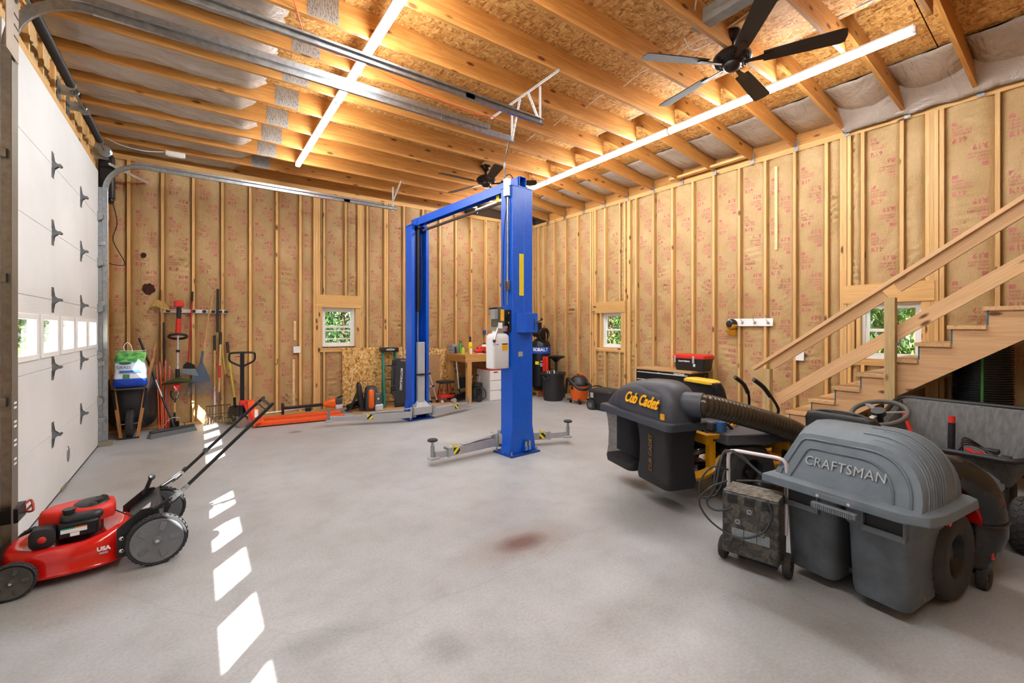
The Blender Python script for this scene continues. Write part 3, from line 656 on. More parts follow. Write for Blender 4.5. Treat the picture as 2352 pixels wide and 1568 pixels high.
# torsion shaft and springs
ts = thing('torsion_spring_assembly', 'steel torsion shaft with two black coil springs above the white door', 'torsion spring', (-.985, 0, 3.93))
MB().cyl((0, 4.15, 0), (0, 8.12, 0), .013, n=10).build('shaft', steel, ts, smooth=50)
spm = plain('spring black', '#2b2622', .5, .4)
for a, b in ((4.75, 5.95), (6.62, 7.52)):
    m = MB(); n = int((b-a)/.011)
    prof = [(.033+(.005 if i % 2 else 0), a+(b-a)*i/(2*n)) for i in range(2*n+1)]
    m.lathe(prof, (0, 0, 0), (0, 1, 0), 14); m.build('spring', spm, ts, smooth=70)
    for y in (a-.02, b+.02): MB().lathe([(.0, -.03), (.036, -.03), (.042, -.01), (.03, .03), (.02, .04), (0, .04)], (0, y, 0), (0, 1, 0), 16).build('winding_cone', galv, ts, smooth=40)
for y in (4.3, 7.9):
    m = MB().lathe([(.014, -.05), (.06, -.05), (.07, -.04), (.055, -.03), (.058, .02), (.075, .03), (.06, .045), (.014, .05)], (0, y, 0), (0, 1, 0), 20); m.build('cable_drum', galv, ts, smooth=40)
    MB().box(-.12, .03, y+.07, y+.074, -.1, .09).build('bearing_plate', galv, ts)
for y in (6.12, 6.5): 
    MB().box(-.115, -.11, y-.06, y+.06, -.16, .1).box(-.115, .0, y-.003, y+.003, -.05, .05).build('centre_bracket', galv, ts)
    MB().torus((0, y, 0), .03, .008, (0, 1, 0), 16, 6).build('bearing', steel, ts)
op = thing('door_opener', 'black side mounted door opener beside the far door rail', 'door opener', (-1.0, 8.2, 3.35))
MB().box(-.08, .08, -.09, .09, 0, .6).build('case', black, op, bevel=.02); MB().box(-.07, .075, -.075, .075, -.05, .02).build('light_lens', plain('gloss black', '#0f1012', .08), op, bevel=.025)
MB().tube(smoothpath([(.05, .02, 0), (.1, .05, -.3), (.06, .03, -.55), (.18, .05, -.85), (.12, .03, -.9), (.02, .02, -.88)]), .006, 6).build('cable', black, op)
# perforated angle hangers at the rail ends
perf = NT('white perforated'); v = perf.coord((1, 1, 1), kind='Object'); vo = perf.n('TexVoronoi', feature='F1'); vo.inputs['Scale'].default_value = 42; vo.inputs['Randomness'].default_value = 0; perf.l(v, vo.inputs['Vector'])
perf.set(Base_Color=perf.ramp(vo.outputs['Distance'], [(.25, (.16, .15, .15, 1)), (.34, hexc('#d9d6d2'))]), Roughness=.45, Metallic=.3); perf = perf.m
def angle(m, p0, p1, up=(1, 0, 0), w=.032):
    m.bar(p0, p1, w, .003, up); q = Vector(up).normalized()*w*0; m.bar(Vector(p0)+q, Vector(p1)+q, .003, w, up); return m
def hanger(label, parts):
    o = thing('track_hanger', label, 'hanger', (0, 0, 0), group='rail hangers')
    for p0, p1 in parts: angle(MB(), p0, p1).build('perforated_strap', perf, o)
hanger('white perforated angle frame holding up the two rail ends near the lift', [((3.0, 3.35, ZJ-.012), (3.0, 4.62, ZJ-.012)), ((3.02, 4.20, ZT-.03), (3.02, 4.20, ZJ-.01)), ((3.02, 4.20, ZT-.02), (3.0, 4.02, ZJ-.03)),
    ((3.02, 3.68, ZT-.03), (3.02, 3.68, ZJ-.01)), ((3.02, 3.68, ZT-.02), (3.0, 3.86, ZJ-.03))])
hanger('white perforated angle holding the far rail end by the back wall', [((2.98, 7.95, ZT-.05), (2.98, 7.95, ZJ-.01)), ((2.98, 7.95, ZT+.12), (2.98, 7.55, ZJ-.01))])
hanger('short perforated strap bracing the far rail to the back corner', [((-.95, 7.96, ZT-.02), (-.6, 8.84, ZT+.02))])
# ================================================================ two post lift
LR = math.radians(3.7); LO = Vector((3.315, 4.51, 0))
lift = thing('car_lift', 'blue two post car lift with grey swing arms and overhead beam', 'car lift', LO, 3.7)
Linv = (Matrix.Translation(LO) @ Matrix.Rotation(LR, 4, 'Z')).inverted()
def wl(x, y, z): return Linv @ Vector((x, y, z))
LS = 2.70; HC = 3.33
def column(y, s):
    """s=+1 opens towards +y"""
    w, d, th, lip = .165, .115, .012, .055
    pr = [(-w, -d), (w, -d), (w, d), (w-lip, d), (w-lip, d-th), (w-th, d-th), (w-th, -d+th), (-w+th, -d+th), (-w+th, d-th), (-w+lip, d-th), (-w+lip, d), (-w, d)]
    c = MB().loft([[Vector((a, y+s*b, z)) for a, b in pr] for z in (.02, HC)]).build('column', blue, lift, bevel=.004)
    MB().box(-.235, .235, y-.185, y+.185, 0, .02).build('base_plate', plain('lift blue dark', '#0b3f93', .5, 0, .2), c)
    for sx in (-1, 1):
        MB().add([(sx*w, y-s*d, .02), (sx*(w+.055), y-s*d, .02), (sx*w, y-s*d, .34), (sx*w, y+s*.05, .02), (sx*(w+.055), y+s*.05, .02), (sx*w, y+s*.05, .34)], [(0, 1, 2), (3, 5, 4), (0, 3, 4, 1), (1, 4, 5, 2), (0, 2, 5, 3)]).build('gusset', blue, c)
        for yy_ in (-.15, 0, .15):
            b = MB().cyl((sx*.205, y+yy_, .02), (sx*.205, y+yy_, .06), .009, n=8).cyl((sx*.205, y+yy_, .02), (sx*.205, y+yy_, .035), .018, n=6).build('anchor_bolt', galv, c)
    MB().box(-.175, .175, y-.12, y+.12, HC, HC+.012).build('top_plate', blue, c)
    for sx in (-1, 1): MB().box(sx*.06-.006, sx*.06+.006, y-.1, y+.1, HC+.012, HC+.13).build('beam_bracket', blue, c)
    MB().lathe([(.0, -.03), (.075, -.03), (.08, -.02), (.065, -.01), (.065, .01), (.08, .02), (.075, .03), (0, .03)], (0, y+s*.02, HC+.03), (1, 0, 0), 20).build('cable_sheave', steel, c, smooth=40)
    for sx in (-1, 1):
        for dz in (.04, .1): MB().cyl((sx*.066, y+.06, HC+dz), (sx*.08, y+.06, HC+dz), .011, n=8).build('bolt', galv, c)
    return c
c1 = column(0, 1); c2 = column(LS, -1)
for s_, y in ((1, 0), (-1, LS)):                            # sloped crown of the column
    MB().add([(-.165, y-.115, HC-.0), (.165, y-.115, HC), (.165, y-.115, HC+.03), (-.165, y-.115, HC+.03)], [(0, 1, 2, 3)])
bm = MB().box(-.055, .055, -.12, LS+.12, HC+.13, HC+.136).box(-.055, -.049, -.12, LS+.12, HC+.012, HC+.13).box(.049, .055, -.12, LS+.12, HC+.012, HC+.13)
bm.build('cross_beam', blue, lift)
brown = plain('pad brown', '#4a3a30', .6)
MB().cyl((0, .3, HC-.09), (0, LS-.22, HC-.09), .022, n=12).build('shutoff_bar', brown, lift, smooth=50)
for y in (.4, LS-.3): MB().box(-.004, .004, y-.03, y+.03, HC-.1, HC+.02).build('bar_bracket', yellowl if y < 1 else blue, lift)
MB().box(-.05, .05, .16, .24, HC-.10, HC+.03).build('limit_switch', yellowl, lift, bevel=.006)
def carriage(y, s, z0):
    c = MB().box(-.062, .062, y+s*.03-.05, y+s*.13-.03, z0+.12, 1.33).build('carriage', grey, lift, bevel=.006)
    MB().box(-.17, .17, min(y+s*.09, y+s*.22), max(y+s*.09, y+s*.22), z0, z0+.13).build('arm_yoke', grey, c, bevel=.008)
    MB().add([(-.13, y+s*.10, z0+.13), (.13, y+s*.10, z0+.13), (.13, y+s*.21, z0+.13), (-.13, y+s*.21, z0+.13), (-.062, y+s*.11, z0+.24), (.062, y+s*.11, z0+.24), (.062, y+s*.13, z0+.24), (-.062, y+s*.13, z0+.24)],
             [(0, 1, 5, 4), (1, 2, 6, 5), (2, 3, 7, 6), (3, 0, 4, 7), (4, 5, 6, 7)]).build('yoke_brace', grey, c)
    for sx in (-1, 1):
        MB().cyl((sx*.15, y+s*.17, z0-.03), (sx*.15, y+s*.17, z0+.17), .028, n=14).build('arm_pin', grey, c, smooth=50)
        MB().cyl((sx*.15, y+s*.17, z0-.035), (sx*.15, y+s*.17, z0-.01), .042, n=16).build('arm_gear', steel, c, smooth=50)
    MB().box(-.115, .115, y+s*.17-.012, y+s*.17+.012, .76, .79).build('rubber_stop', black, c)
    MB().cyl((.0, y+s*.02, 1.85), (.0, y+s*.02, HC-.05), .035, n=14).build('hydraulic_cylinder', black, c, smooth=50)
    MB().cyl((.0, y+s*.02, 1.3), (.0, y+s*.02, 1.9), .012, n=10).build('piston_rod', chrome, c, smooth=50)
    MB().tube(smoothpath([(.03, y+s*.06, 1.95), (.05, y+s*.07, 2.6), (.04, y+s*.06, 3.2)]), .006, 6).build('hose', black, c)
carriage(0, 1, .10); carriage(LS, -1, .10)
ylab = NT('hazard stripes'); v = ylab.coord((1, 1, 1)); wv = ylab.n('TexWave'); wv.bands_direction = 'DIAGONAL'; wv.inputs['Scale'].default_value = 7; ylab.l(v, wv.inputs['Vector'])
ylab.set(Base_Color=ylab.ramp(wv.outputs[0], [(.48, (.01, .01, .01, 1)), (.52, hexc('#f2dc10'))]), Roughness=.5); ylab = ylab.m
def arm(p, q, long_first, guard, disc):
    """p root, q pad position (world xy)"""
    a = wl(p[0], p[1], .125); b = wl(q[0], q[1], .125); d = (b-a); L = d.length
    o = MB().box(0, L*long_first, -.05, .05, -.05, .05).build('swing_arm', grey, lift, bevel=.004); o.matrix_local = axm(a, d)
    MB().box(L*long_first-.1, L-.02, -.036, .036, -.045, .028).build('arm_extension', grey, o, bevel=.003)
    MB().box(-.012, .012, -.058, .058, -.06, .11).build('arm_end_plate', grey, o)
    MB().box(L*long_first-.03, L*long_first, -.056, .056, -.056, .056).build('arm_collar', grey, o, bevel=.003)
    MB().box(L-.07, L+.045, -.05, .05, -.055, -.025).build('pad_foot', grey, o, bevel=.01)
    dx = L*long_first-.16
    for sy in (-1, 1): MB().box(dx, dx+.085, sy*.0505-.001, sy*.0505+.001, -.035, .04).build('hazard_decal', ylab, o)
    MB().box(dx, dx+.085, -.04, .04, .05, .0515).build('hazard_decal', ylab, o)
    if guard:
        m = MB(); g0, g1 = .0, L*.52
        m.bar((g0, 0, .10), (g1, .02, .056), .07, .006); m.bar((g1, .02, .056), (L*long_first-.2, .02, .058), .07, .006); m.build('toe_guard', grey, o)
    st = MB().cyl((L, 0, -.03), (L, 0, .10), .024, n=14).cyl((L, 0, .10), (L, 0, .15), .015, n=12).build('pad_post', galv, o, smooth=50)
    if disc:
        m = MB().lathe([(0, .012), (.03, .012), (.05, .014), (.058, .008), (.058, -.008), (.045, -.014), (.0, -.014)], (L, 0, .165), (0, 0, 1), 24); m.build('lift_pad', rubber, st, smooth=50)
arm((3.10, 4.70), (2.20, 4.62), .80, True, True); arm((3.52, 4.70), (4.16, 4.47), .60, False, True)
arm((2.93, 6.98), (1.72, 7.42), .60, True, False); arm((3.36, 7.02), (4.22, 7.32), .72, False, False)
# power unit on the left side of the near column
pu = MB().box(-.185, -.165, -.09, .09, 1.52, 1.80).build('power_unit_bracket', black, lift)
mgrey = plain('motor grey', '#5d5e58', .4, .3)
mo = MB().cyl((-.30, 0, 1.60), (-.30, 0, 1.80), .085, n=28).build('motor', mgrey, pu, smooth=50)
MB().cyl((-.30, 0, 1.80), (-.30, 0, 1.83), .06, n=24).build('motor_cap', mgrey, mo, smooth=50)
MB().box(-.42, -.37, -.09, .0, 1.68, 1.80).build('switch_box', plain('lt grey', '#8c8d8c', .5), mo, bevel=.006)
MB().box(-.42, -.36, -.06, .03, 1.80, 1.82).build('push_button', black, mo)
MB().box(-.325, -.275, -.0885, -.0815, 1.66, 1.80).build('orange_label', plain('label orange', '#f0b030', .5), mo); MB().box(-.36, -.30, -.0865, -.08, 1.57, 1.64).build('white_label', inkw, mo)
for z in (1.64, 1.76): MB().cyl((-.2, -.07, z), (-.2, -.085, z), .012, n=8).build('bolt', chrome, pu)
MB().box(-.36, -.2, -.07, .07, 1.53, 1.6).build('pump_block', plain('cast alu', '#b5b3ac', .4, .6), pu, bevel=.01)
MB().box(-.235, -.215, -.078, -.068, 1.54, 1.57).build('red_valve', redpl, pu)
MB().tube(smoothpath([(-.35, -.06, 1.57), (-.39, -.08, 1.5), (-.43, -.1, 1.43)]), .01, 8).build('release_lever', chrome, pu, smooth=60); MB().ball((-.435, -.102, 1.42), .02).build('lever_knob', black, pu, smooth=80)
t = NT('milky tank'); t.set(Base_Color=hexc('#dfe0e2'), Roughness=.35, Subsurface_Weight=.2, Subsurface_Radius=(.05, .05, .05)); tankm = t.m
rings = [[Vector((-.305+a*k, b*k, z)) for a, b in rrect(.27, .17, .045)] for z, k in ((1.08, .9), (1.09, 1), (1.44, 1), (1.48, .96), (1.505, .72), (1.51, .5), (1.535, .5))]
tk_ = MB().loft(rings).build('fluid_tank', tankm, pu, smooth=50)
MB().box(-.305, -.215, -.0875, -.085, 1.30, 1.375).build('yellow_label', plain('tank label', '#f4c02a', .5), tk_); MB().box(-.305, -.215, -.088, -.0865, 1.372, 1.386).build('black_label_band', inkb, tk_)
for i in range(4): MB().box(-.30, -.22, -.0885, -.087, 1.356-i*.014, 1.36-i*.014).build('label_line', plain('label ink', '#9a6a10', .6), tk_)
MB().box(-.385, -.36, -.0865, -.085, 1.372, 1.38).build('label_line', inkb, tk_)
# conduit, boxes, labels
MB().tube([(-.2, -.06, 1.86), (-.2, -.06, 1.95), (-.185, -.05, 2.04)], .01, 8).build('conduit_lower', steel, lift, smooth=60)
MB().box(-.215, -.165, -.085, -.015, 2.04, 2.16).build('junction_box', steel, lift, bevel=.004)
MB().tube([(-.19, -.05, 2.16), (-.185, -.05, 2.6), (-.19, -.05, 3.05), (-.185, -.05, 3.2)], .014, 8).build('conduit', galv, lift, smooth=60)
MB().box(-.225, -.165, -.085, -.01, 3.2, 3.42).build('junction_box', galv, lift, bevel=.004)
MB().tube(smoothpath([(-.23, -.03, 1.85), (-.245, -.03, 2.2), (-.225, -.03, 2.8), (-.2, -.04, 3.1), (-.21, 0, 3.4), (-.12, .0, 3.5), (0, .05, 3.47)]), .007, 6).build('black_hose', black, lift, smooth=60)
MB().tube(smoothpath([(-.2, -.03, 3.42), (-.2, 0, 3.62), (-.22, -.1, 3.8), (-.27, -.2, 3.9)]), .009, 6).build('supply_whip', steel, lift, smooth=60)
yl = MB().box(-.055, .015, -.1175, -.1152, 1.98, 2.50).build('warning_label', yellowl, c1)
yk = plain('label text', '#a89a10', .6)
for i in range(30): MB().box(-.049, .009, -.1182, -.1174, 2.485-i*.0168, 2.489-i*.0168).build('label_line', yk, yl)
MB().box(.022, .025, -.117, -.115, 1.75, 3.2).build('seam_weld', plain('lift seam', '#5d86d8', .4), c1)
lb = MB().box(.0, .165, -.215, -.115, 1.52, 1.76).build('lock_cover', blue, c1, bevel=.004)
MB().add([(-.1, -.116, 1.52), (.0, -.2, 1.52), (0, -.2, 1.76), (-.1, -.116, 1.76)], [(0, 1, 2, 3)]).build('lock_cover_wing', blue, lb)
MB().box(.1, .112, -.217, -.2145, 1.55, 1.69).build('slot', black, lb)
MB().bar((.11, -.21, 1.63), (.21, -.23, 1.68), .014, .014).build('release_handle', steel, lb); MB().ball((.215, -.232, 1.685), .018).build('handle_ball', black, lb, smooth=80)
MB().box(-.07, .0, -.117, -.115, 1.22, 1.28).build('rating_plate', silver, c1)
MB().box(.0, .11, -.16, -.12, .04, .10).build('spacer_rack', blue, c1)
for x in (.02, .075): MB().cyl((x+.01, -.145, .05), (x+.01, -.145, .16), .02, n=12).build('height_spacer', galv, c1, smooth=50)
# ================================================================ wheels
def tire(parent, c, R, w, rim_r, rim_mat, axis=(0, 1, 0), treads=28, rows=4, hub=None, name='wheel', tilt=.35):
    c = Vector(c); ax = Vector(axis)
    o = bpy.data.objects.new(name, None); COL.objects.link(o); o.parent = parent; o.location = c
    o.rotation_euler = Vector((0, 1, 0)).rotation_difference(ax).to_euler(); h = w/2
    prof = [(rim_r, -h*.8), (rim_r+.01, -h*.92), (R*.72+rim_r*.28, -h), (R*.93, -h*.88), (R*.985, -h*.62), (R*.985, h*.62), (R*.93, h*.88), (R*.72+rim_r*.28, h), (rim_r+.01, h*.92), (rim_r, h*.8)]
    ti = MB().lathe(prof, axis=(0, 1, 0), n=40).build('tire', rubber, o, smooth=50)
    m = MB()
    for i in range(treads):
        for j in range(rows):
            a = 2*PI*(i+.5*(j % 2))/treads; y = -h*.62+h*1.24*(j+.5)/rows; g = 2*PI*R/treads
            M = Matrix.Rotation(a, 3, 'Y') @ Matrix.Rotation(tilt if j % 2 else -tilt, 3, 'Z') if rows > 1 else Matrix.Rotation(a, 3, 'Y')
            M = Matrix.Rotation(a, 3, 'Y'); p = M @ Vector((0, y, R*.985))
            m.cbox(p, (g*.66, h*1.24/rows*.8, R*.05), M @ Matrix.Rotation(tilt if j % 2 else -tilt, 3, 'Z'))
    m.build('tread', rubber, ti)
    rp = hub or [(0, h*.62), (rim_r*.28, h*.62), (rim_r*.36, h*.48), (rim_r*.8, h*.46), (rim_r*.88, h*.66), (rim_r*1.03, h*.84)]
    rm = MB().lathe(rp, axis=(0, 1, 0), n=32).lathe([(r, -z) for r, z in rp], axis=(0, 1, 0), n=32); rm.build('rim', rim_mat, o, smooth=40)
    return o
# ================================================================ red push mower
pm_ = thing('push_mower', 'red walk behind lawn mower with black folding handle', 'lawn mower', (-.55, 4.08, 0), 2)
def outline(k, n=40, x0=-.44, x1=.20, w=.265, dx=0):
    pts = []
    for i in range(n):
        a = 2*PI*i/n; ca, sa_ = math.cos(a), math.sin(a); p = 2.8
        r = (abs(ca)**p+abs(sa_)**p)**(-1/p); x = (x0+x1)/2+(x1-x0)/2*r*ca*k; y = w*r*sa_*k*(1-.10*max(0, -ca))
        pts.append((x+dx, y))
    return pts
rings = []
for z, k in ((.065, 1.03), (.075, 1.0), (.14, .995), (.185, .965), (.21, .91), (.222, .83), (.218, .72), (.205, .66), (.2, .5)):
    rings.append([Vector((x, y, z+(.045*max(0, x+.05)/.25 if z > .1 else 0))) for x, y in outline(k)])
MB().loft(rings, True).build('deck', red, pm_, smooth=55)
MB().loft([[Vector((x, y, z)) for x, y in outline(k)] for z, k in ((.055, 1.035), (.067, 1.045))]).build('deck_lip', red, pm_)
# rear bracket and side plate
for s_ in (-1, 1):
    MB().add([(.12, s_*.245, .07), (.36, s_*.25, .10), (.40, s_*.25, .20), (.30, s_*.25, .36), (.24, s_*.25, .36), (.12, s_*.245, .26)]+[(x, s_*.232, z) for x, z in ((.12, .07), (.36, .10), (.40, .20), (.30, .36), (.24, .36), (.12, .26))],
             [(0, 1, 2, 3, 4, 5), (11, 10, 9, 8, 7, 6)]+[(i, (i+1) % 6, 6+(i+1) % 6, 6+i) for i in range(6)]).build('side_bracket', black, pm_)
MB().add([(.16, -.235, .24), (.33, -.235, .37), (.33, .235, .37), (.16, .235, .24), (.17, -.235, .20), (.36, -.235, .2), (.36, .235, .2), (.17, .235, .2)], [(0, 1, 2, 3), (4, 5, 6, 7), (0, 1, 5, 4), (2, 3, 7, 6), (1, 2, 6, 5), (0, 3, 7, 4)]).build('discharge_door', black, pm_, bevel=.01)
lab = plain('sticker', '#d8dbe0', .4, 0, .06, scale=80)
L1 = MB().box(0, .11, -.05, .05, 0, .0015).build('sticker', lab, pm_); L1.matrix_local = axm((.20, -.10, .273), (1, 0, .76))
# wheels
hubg = plain('wheel grey', '#6c7176', .45, 0, .1); hubd = plain('wheel dark', '#4c4a46', .5, 0, .15)
for x, y, R, hm_ in ((.33, -.315, .165, hubg), (.33, .315, .165, hubg), (-.33, -.30, .105, hubd), (-.33, .30, .105, hubd)):
    s_ = 1 if y > 0 else -1; w = .048
    hub = [(0, w*.62), (R*.12, w*.62), (R*.15, w*.35), (R*.3, w*.32), (R*.38, w*.42), (R*.72, w*.42), (R*.80, w*.55), (R*.86, w*.55)]
    o = tire(pm_, (x, y, R), R, w, R*.84, hm_, treads=36 if R > .12 else 26, rows=2, hub=hub, tilt=.5)
    MB().cyl((0, s_*w*.6, 0), (0, s_*w*.8, 0), R*.07, n=12).build('axle_nut', chrome, o, smooth=50)
    sp = MB()
    for i in range(5):
        a = 2*PI*i/5+.3; sp.cbox((R*.55*math.sin(a), s_*w*.46, R*.55*math.cos(a)), (R*.2, .006, R*.34), Matrix.Rotation(a, 3, 'Y'))
    sp.build('spoke_rib', hm_, o, bevel=.003)
for x, R in ((.33, .165), (-.33, .105)): MB().cyl((x, -.3, R), (x, .3, R), .008, n=8).build('axle', steel, pm_)
# engine
MB().cyl((-.13, 0, .2), (-.13, 0, .30), .15, n=32).build('engine_base', blackm, pm_, smooth=50)
en = MB().box(-.24, .01, -.20, -.05, .25, .375).build('engine_block', blackm, pm_, bevel=.02)
MB().box(-.215, -.06, -.2025, -.2, .30, .335).build('warning_label', inkw, en); MB().box(-.215, -.13, -.203, -.2015, .328, .338).build('green_label', plain('label green', '#2f9a78', .5), en)
MB().box(-.13, -.06, -.203, -.2015, .328, .338).build('orange_label', plain('label or', '#e08a3c', .5), en); MB().box(-.16, -.105, -.2025, -.2, .27, .297).build('serial_label', inkw, en)
rings = [[Vector((-.10+a*k, -.10+b*k, z)) for a, b in rrect(.26, .16, .05)] for z, k in ((.37, .97), (.375, 1.0), (.40, 1.0), (.415, .93), (.42, .8))]
ft = MB().loft(rings).build('fuel_tank', plain('tank black', '#26282c', .4), pm_, smooth=50)
MB().cyl((-.18, -.10, .415), (-.18, -.10, .445), .036, n=20).cyl((-.18, -.10, .445), (-.18, -.10, .458), .042, n=12).build('fuel_cap', black, ft, smooth=40)
af = MB().loft([[Vector((-.315+b, -.165+k_, .30+a)) for a, b in rrect(.15*k, .15*k, .045)] for k_, k in ((-.06, .86), (-.052, 1), (.04, 1), (.06, .85))]).build('air_filter', black, pm_, smooth=50)
MB().lathe([(0, .006), (.02, .005), (.026, 0)], (-.315, -.226, .295), (0, -1, 0), 16).build('filter_knob', redpl, af, smooth=60)
rings = [[Vector((x*k+(1-k)*-.1, y*k+.02, z)) for x, y in [(-.37+.0, -.05), (-.38, .04), (-.34, .12), (-.2, .17), (.02, .17), (.08, .12), (.10, 0), (.09, -.1), (.03, -.14), (-.12, -.13), (-.28, -.1)]] for z, k in ((.33, 1.0), (.40, 1.0), (.425, .95), (.437, .82), (.44, .6))]
sh = MB().loft(rings).build('engine_shroud', redpl, pm_, smooth=50)
rc = MB().lathe([(0, .022), (.06, .021), (.1, .012), (.118, 0)], (-.06, .03, .438), (0, 0, 1), 32); rc.build('recoil_cover', black, sh, smooth=60)
rr_ = MB()
for i in range(9): a = -.9+.22*i; rr_.cbox((-.06+.075*math.cos(a), .03+.075*math.sin(a), .459), (.065, .008, .006), Matrix.Rotation(a, 3, 'Z'))
rr_.build('recoil_vent', blackm, sh)
for o in (pm_.children): 
    if o.name.split('.')[0] in ('engine_base', 'engine_block', 'fuel_tank', 'air_filter', 'engine_shroud'): o.scale = (.78, .9, .80); o.location = (.022, -.01, .044)
# front grass chute cover
MB().loft([[Vector((-.40-.14*i/4, y, z*(1-.13*i))) for y, z in ((-.2, .06), (-.2, .19), (-.1, .23), (.1, .23), (.2, .19), (.2, .06))] for i in range(5)]).build('front_cover', black, pm_, smooth=50)
# handle
hp = lambda s_: [(.30, s_*.235, .33), (.43, s_*.22, .40), (.98, s_*.215, .93), (1.02, s_*.19, .965)]
MB().tube(smoothpath(hp(-1)[1:], 5)+smoothpath(hp(1)[1:], 5)[::-1], .0125, 10).build('upper_handle', blackm, pm_, smooth=60)
for s_ in (-1, 1):
    MB().tube([(.14, s_*.235, .20), (.30, s_*.235, .33), (.47, s_*.222, .44)], .0125, 10).build('lower_handle', blackm, pm_, smooth=60)
    MB().bar((.40, s_*.236, .385), (.50, s_*.236, .47), .004, .035).build('handle_plate', galv, pm_)
    for p in ((.42, .40), (.47, .445)): MB().cyl((p[0], s_*.20, p[1]), (p[0], s_*.25, p[1]), .012, n=10).build('handle_bolt', chrome, pm_, smooth=50)
MB().tube(smoothpath([(.98, -.2, .945), (1.0, -.12, .92), (1.0, .12, .92), (.98, .2, .945)]), .006, 8).build('bail', blackm, pm_, smooth=60)
MB().cyl((.24, .20, .33), (.28, .20, .44), .014, n=10).ball((.285, .2, .45), .022).build('height_lever', black, pm_, smooth=60)
MB().tube([(.62, .215, .585), (.62, .19, .60)], .02, 8).build('rope_guide', black, pm_)
MB().tube(smoothpath([(.1, -.05, .33), (.2, -.15, .30), (.3, -.22, .33), (.42, -.20, .36), (.50, -.2, .46)]), .004, 6).build('control_cable', black, pm_, smooth=60)
text('USA', .035, inkw, pm_, (.06, -.2665, .165), (1, 0, .02), (0, .05, 1), bold=.0015); MB().box(.04, .08, -.2662, -.2655, .132, .144).build('flag_label', plain('flag', '#b8a8c0', .5), pm_)
for z in (.12, .20): MB().lathe([(0, .006), (.012, .004), (.014, 0)], (.145, -.262, z), (0, -1, 0), 12).build('rivet', chrome, pm_, smooth=60)

# ================================================================ yellow zero turn mower with twin bagger
zt = thing('zero_turn_mower', 'yellow and black zero turn mower with twin bag collector and ribbed hose', 'riding mower', (4.17, 2.46, 0), -17)
for s_ in (-1, 1):
    tire(zt, (0, s_*.46, .275), .275, .25, .13, blackm, treads=26, rows=5, tilt=.55)
    cw = tire(zt, (1.25, s_*.36, .13), .13, .13, .06, blackm, treads=20, rows=2, name='caster_wheel')
    MB().tube([(1.25, s_*.45, .13), (1.25, s_*.45, .3), (1.22, s_*.36, .33)], .018, 8).build('caster_fork', yellow, zt, smooth=50)
    MB().bar((.2, s_*.27, .34), (1.25, s_*.34, .36), .06, .08).build('frame_rail', yellow, zt, bevel=.006)
    MB().tube(smoothpath([(-.62, s_*.33, .26), (-.48, s_*.39, .255), (-.34, s_*.42, .30), (-.22, s_*.43, .39), (-.08, s_*.43, .46), (.12, s_*.41, .5)]), .045, 4, flat=1.0).build('bumper_arm', yellow, zt)
    MB().box(-.36, -.30, s_*.42-.03, s_*.42+.03, .30, .57).build('bumper_post', yellow, zt, bevel=.004)
MB().bar((-.36, -.45, .585), (-.36, .45, .585), .07, .085).build('rear_bumper', yellow, zt, bevel=.005)
for s_ in (-1, 1): MB().box(-.36, .1, s_*.42-.04, s_*.42+.04, .59, .63).build('engine_guard', yellow, zt, bevel=.004)
fg = plain('fender grey', '#4a4d55', .45, 0, .12)
for s_ in (-1, 1):
    a, b = sorted((s_*.28, s_*.60)); e = s_*.62
    f_ = MB().add([(-.30, s_*.30, .645), (-.24, s_*.52, .64), (.05, s_*.60, .64), (.45, s_*.60, .64), (.45, s_*.26, .68), (-.05, s_*.26, .68),
                   (-.32, s_*.30, .57), (-.27, s_*.55, .55), (.05, s_*.635, .555), (.46, s_*.635, .555), (.46, s_*.26, .6), (-.05, s_*.26, .6)],
                  [(0, 1, 2, 3, 4, 5), (11, 10, 9, 8, 7, 6)]+[(i, (i+1) % 6, 6+(i+1) % 6, 6+i) for i in range(6)]).build('fender', fg, zt, bevel=.012)
    MB().box(-.16, -.02, s_*.30-.02, s_*.30+.02, .68, .695).build('yellow_trim', yellow, f_)
    MB().box(.12, .26, s_*.32-.025, s_*.32+.025, .676, .69).build('yellow_trim', yellow, f_)
# engine behind the seat
MB().box(-.30, .02, -.26, .26, .40, .62).build('engine_block', blackm, zt, bevel=.03)
MB().cyl((-.14, 0, .62), (-.14, 0, .74), .17, n=24).build('blower_housing', black, zt, smooth=40)
for s_ in (-1, 1): MB().cyl((-.2, s_*.16, .52), (-.28, s_*.3, .52), .06, n=16).build('cylinder_head', blackm, zt, smooth=40)
MB().box(-.3, -.14, -.40, -.22, .64, .73).build('air_box', fg, zt, bevel=.02); MB().cyl((-.20, -.41, .63), (-.20, -.41, .73), .045, n=16).build('blue_cap', plain('blue cap', '#3f6fae', .5), zt, smooth=50)
MB().tube(smoothpath([(-.12, -.39, .7), (-.06, -.42, .62), (-.1, -.40, .5), (-.2, -.35, .45)]), .012, 8).build('fuel_hose', black, zt, smooth=60)
MB().tube(smoothpath([(-.34, .1, .38), (-.4, -.1, .36), (-.36, -.25, .42), (-.25, -.3, .45)]), .028, 10).build('muffler_pipe', steel, zt, smooth=60)
MB().box(-.30, -.1, -.2, .2, .16, .30).build('transaxle', steel, zt, bevel=.03)
for y, z in ((-.33, .665), (-.3, .72), (-.36, .7)): MB().bar((.0, y, z-.02), (.10, y+.06, z), .03, .05).build('bracket', yellow, zt, bevel=.006)
# deck under the floor pan
MB().loft([[Vector((.72+x, y, z)) for x, y in rrect(.78*k, 1.15*k, .3, 6)] for z, k in ((.11, 1.02), (.13, 1), (.24, 1), (.28, .93))]).build('mower_deck', yellow, zt, smooth=50)
MB().box(.45, 1.2, -.24, .24, .38, .42).build('floor_pan', blackm, zt, bevel=.01)
